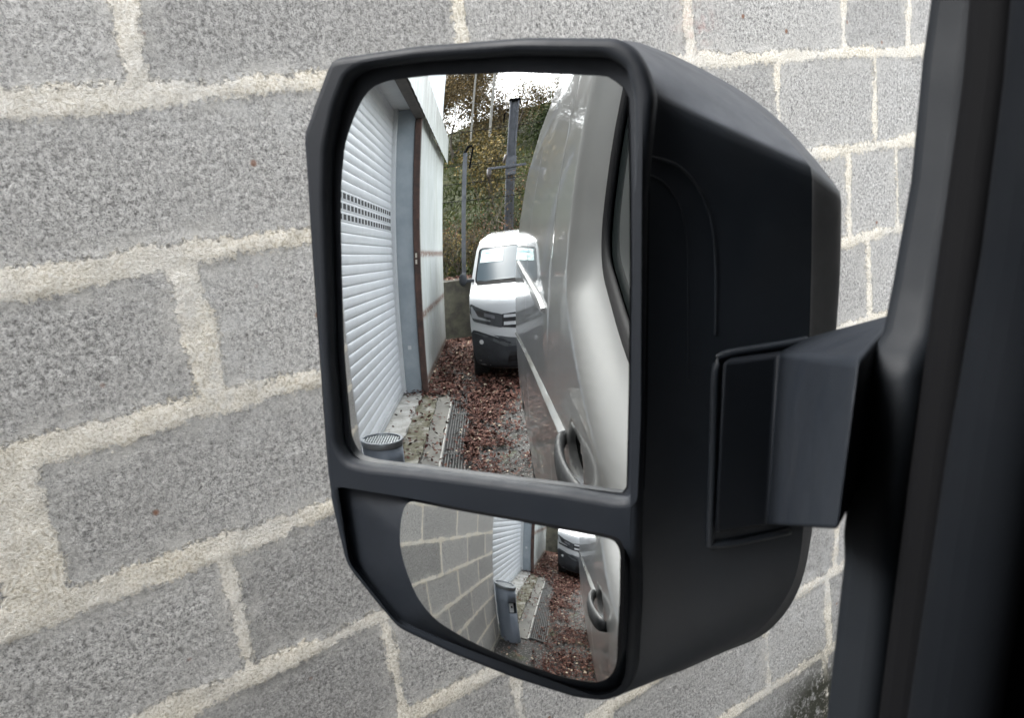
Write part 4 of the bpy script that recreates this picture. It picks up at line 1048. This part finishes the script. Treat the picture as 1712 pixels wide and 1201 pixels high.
# railway mast, short post, pale poles and wires
M_MAST = m_grunge('galvanised_mast', (.05, .054, .064), (.09, .095, .108), 5, .7, .1, 40)
ms = thing('lattice_mast', (.12, -15, 1.3), 'grey steel railway mast with a crossarm, standing behind the white van', 'mast')
ms.name = 'railway_mast'
mb = MB(); mb.box(.02, .045, -15.1, -14.9, 1.0, 3.24+H0); mb.box(.195, .22, -15.1, -14.9, 1.0, 3.24+H0); mb.box(.046, .194, -15.01, -14.99, 1.0, 3.24+H0); mb.build('column', M_MAST, ms)
mb = MB(); mb.box(-.40, .46, -14.89, -14.82, 1.76+H0, 1.81+H0); mb.box(.0, .24, -14.895, -14.87, 1.60+H0, 2.0+H0); mb.build('crossarm', M_MAST, ms, bevel=.004)
M_INS = new_mat('insulator_brown', (.05, .04, .035), .4)
for a_, b_, r_ in (((-.36, -14.86, 1.78+H0), (-.36, -14.86, 1.56+H0), .05), ((-.05, -14.86, 1.87+H0), (.0, -14.86, 2.05+H0), .03)):
    mb = MB(); mb.tube([a_, b_], r_, 8); mb.build('insulator', M_INS, ms, smooth=True)
mb = MB(); mb.box(.0, .24, -15.12, -14.88, 3.25+H0, 3.29+H0); mb.tube([(.0, -15, 3.1+H0), (-.09, -15, 2.98+H0), (-.09, -15, 2.8+H0)], .02, 6); mb.build('mast_head', M_RUBBER, ms)
sp = thing('signal_post', (-.83, -13.0, 1.0), 'short grey steel post with a bent top, beside the garage corner', 'post')
mb = MB(); mb.box(-.875, -.795, -13.05, -12.97, 1.0, 1.93+H0); mb.build('column', M_MAST, sp)
mb = MB(); mb.tube([(-.86, -13.0, 1.90+H0), (-.78, -13.0, 2.05+H0), (-.70, -13.0, 2.06+H0)], .028, 6); mb.tube([(-.69, -13.0, 2.03+H0), (-.74, -13.0, 1.62+H0)], .02, 6); mb.build('bent_arm', M_RUBBER, sp)
def pole(x, y, h, r, label):
    z = float(hill_z(np.array([float(x)]), np.array([float(y)]))[0])-.2; mb = MB(); mb.tube([(x, y, z), (x+.02, y, z+h)], [r, r*.75], 10)
    o = mb.build('utility_pole', m_grunge('weathered_wood', (.17, .16, .14), (.25, .235, .21), 8), smooth=True, angle=50); tag(o, label, 'pole', 'pale poles on the hill'); return o
pole(-.42, -25, 5.8, .055, 'tall pale wooden pole in front of the brown tree, left of the grey mast')
pole(-1.15, -26.5, 5.2, .045, 'thinner pale pole further left, close to the white building')
for k, (z, y, lab) in enumerate(((2.70, -15, 'uppermost'), (1.95, -15, 'second'), (1.50, -14.6, 'third'), (1.12, -14.6, 'lowest'))):
    mb = MB(); mb.tube([(x, y, z+H0+.0035*(x*x)) for x in np.linspace(-9, 9, 30)], .008, 4); o = mb.build('overhead_wire', M_RUBBER, smooth=True)
    tag(o, lab+' thin wire running across in front of the green bank', 'wire', 'overhead wires behind the mast')

# ================================================================ thin haze-free overcast day: nothing else
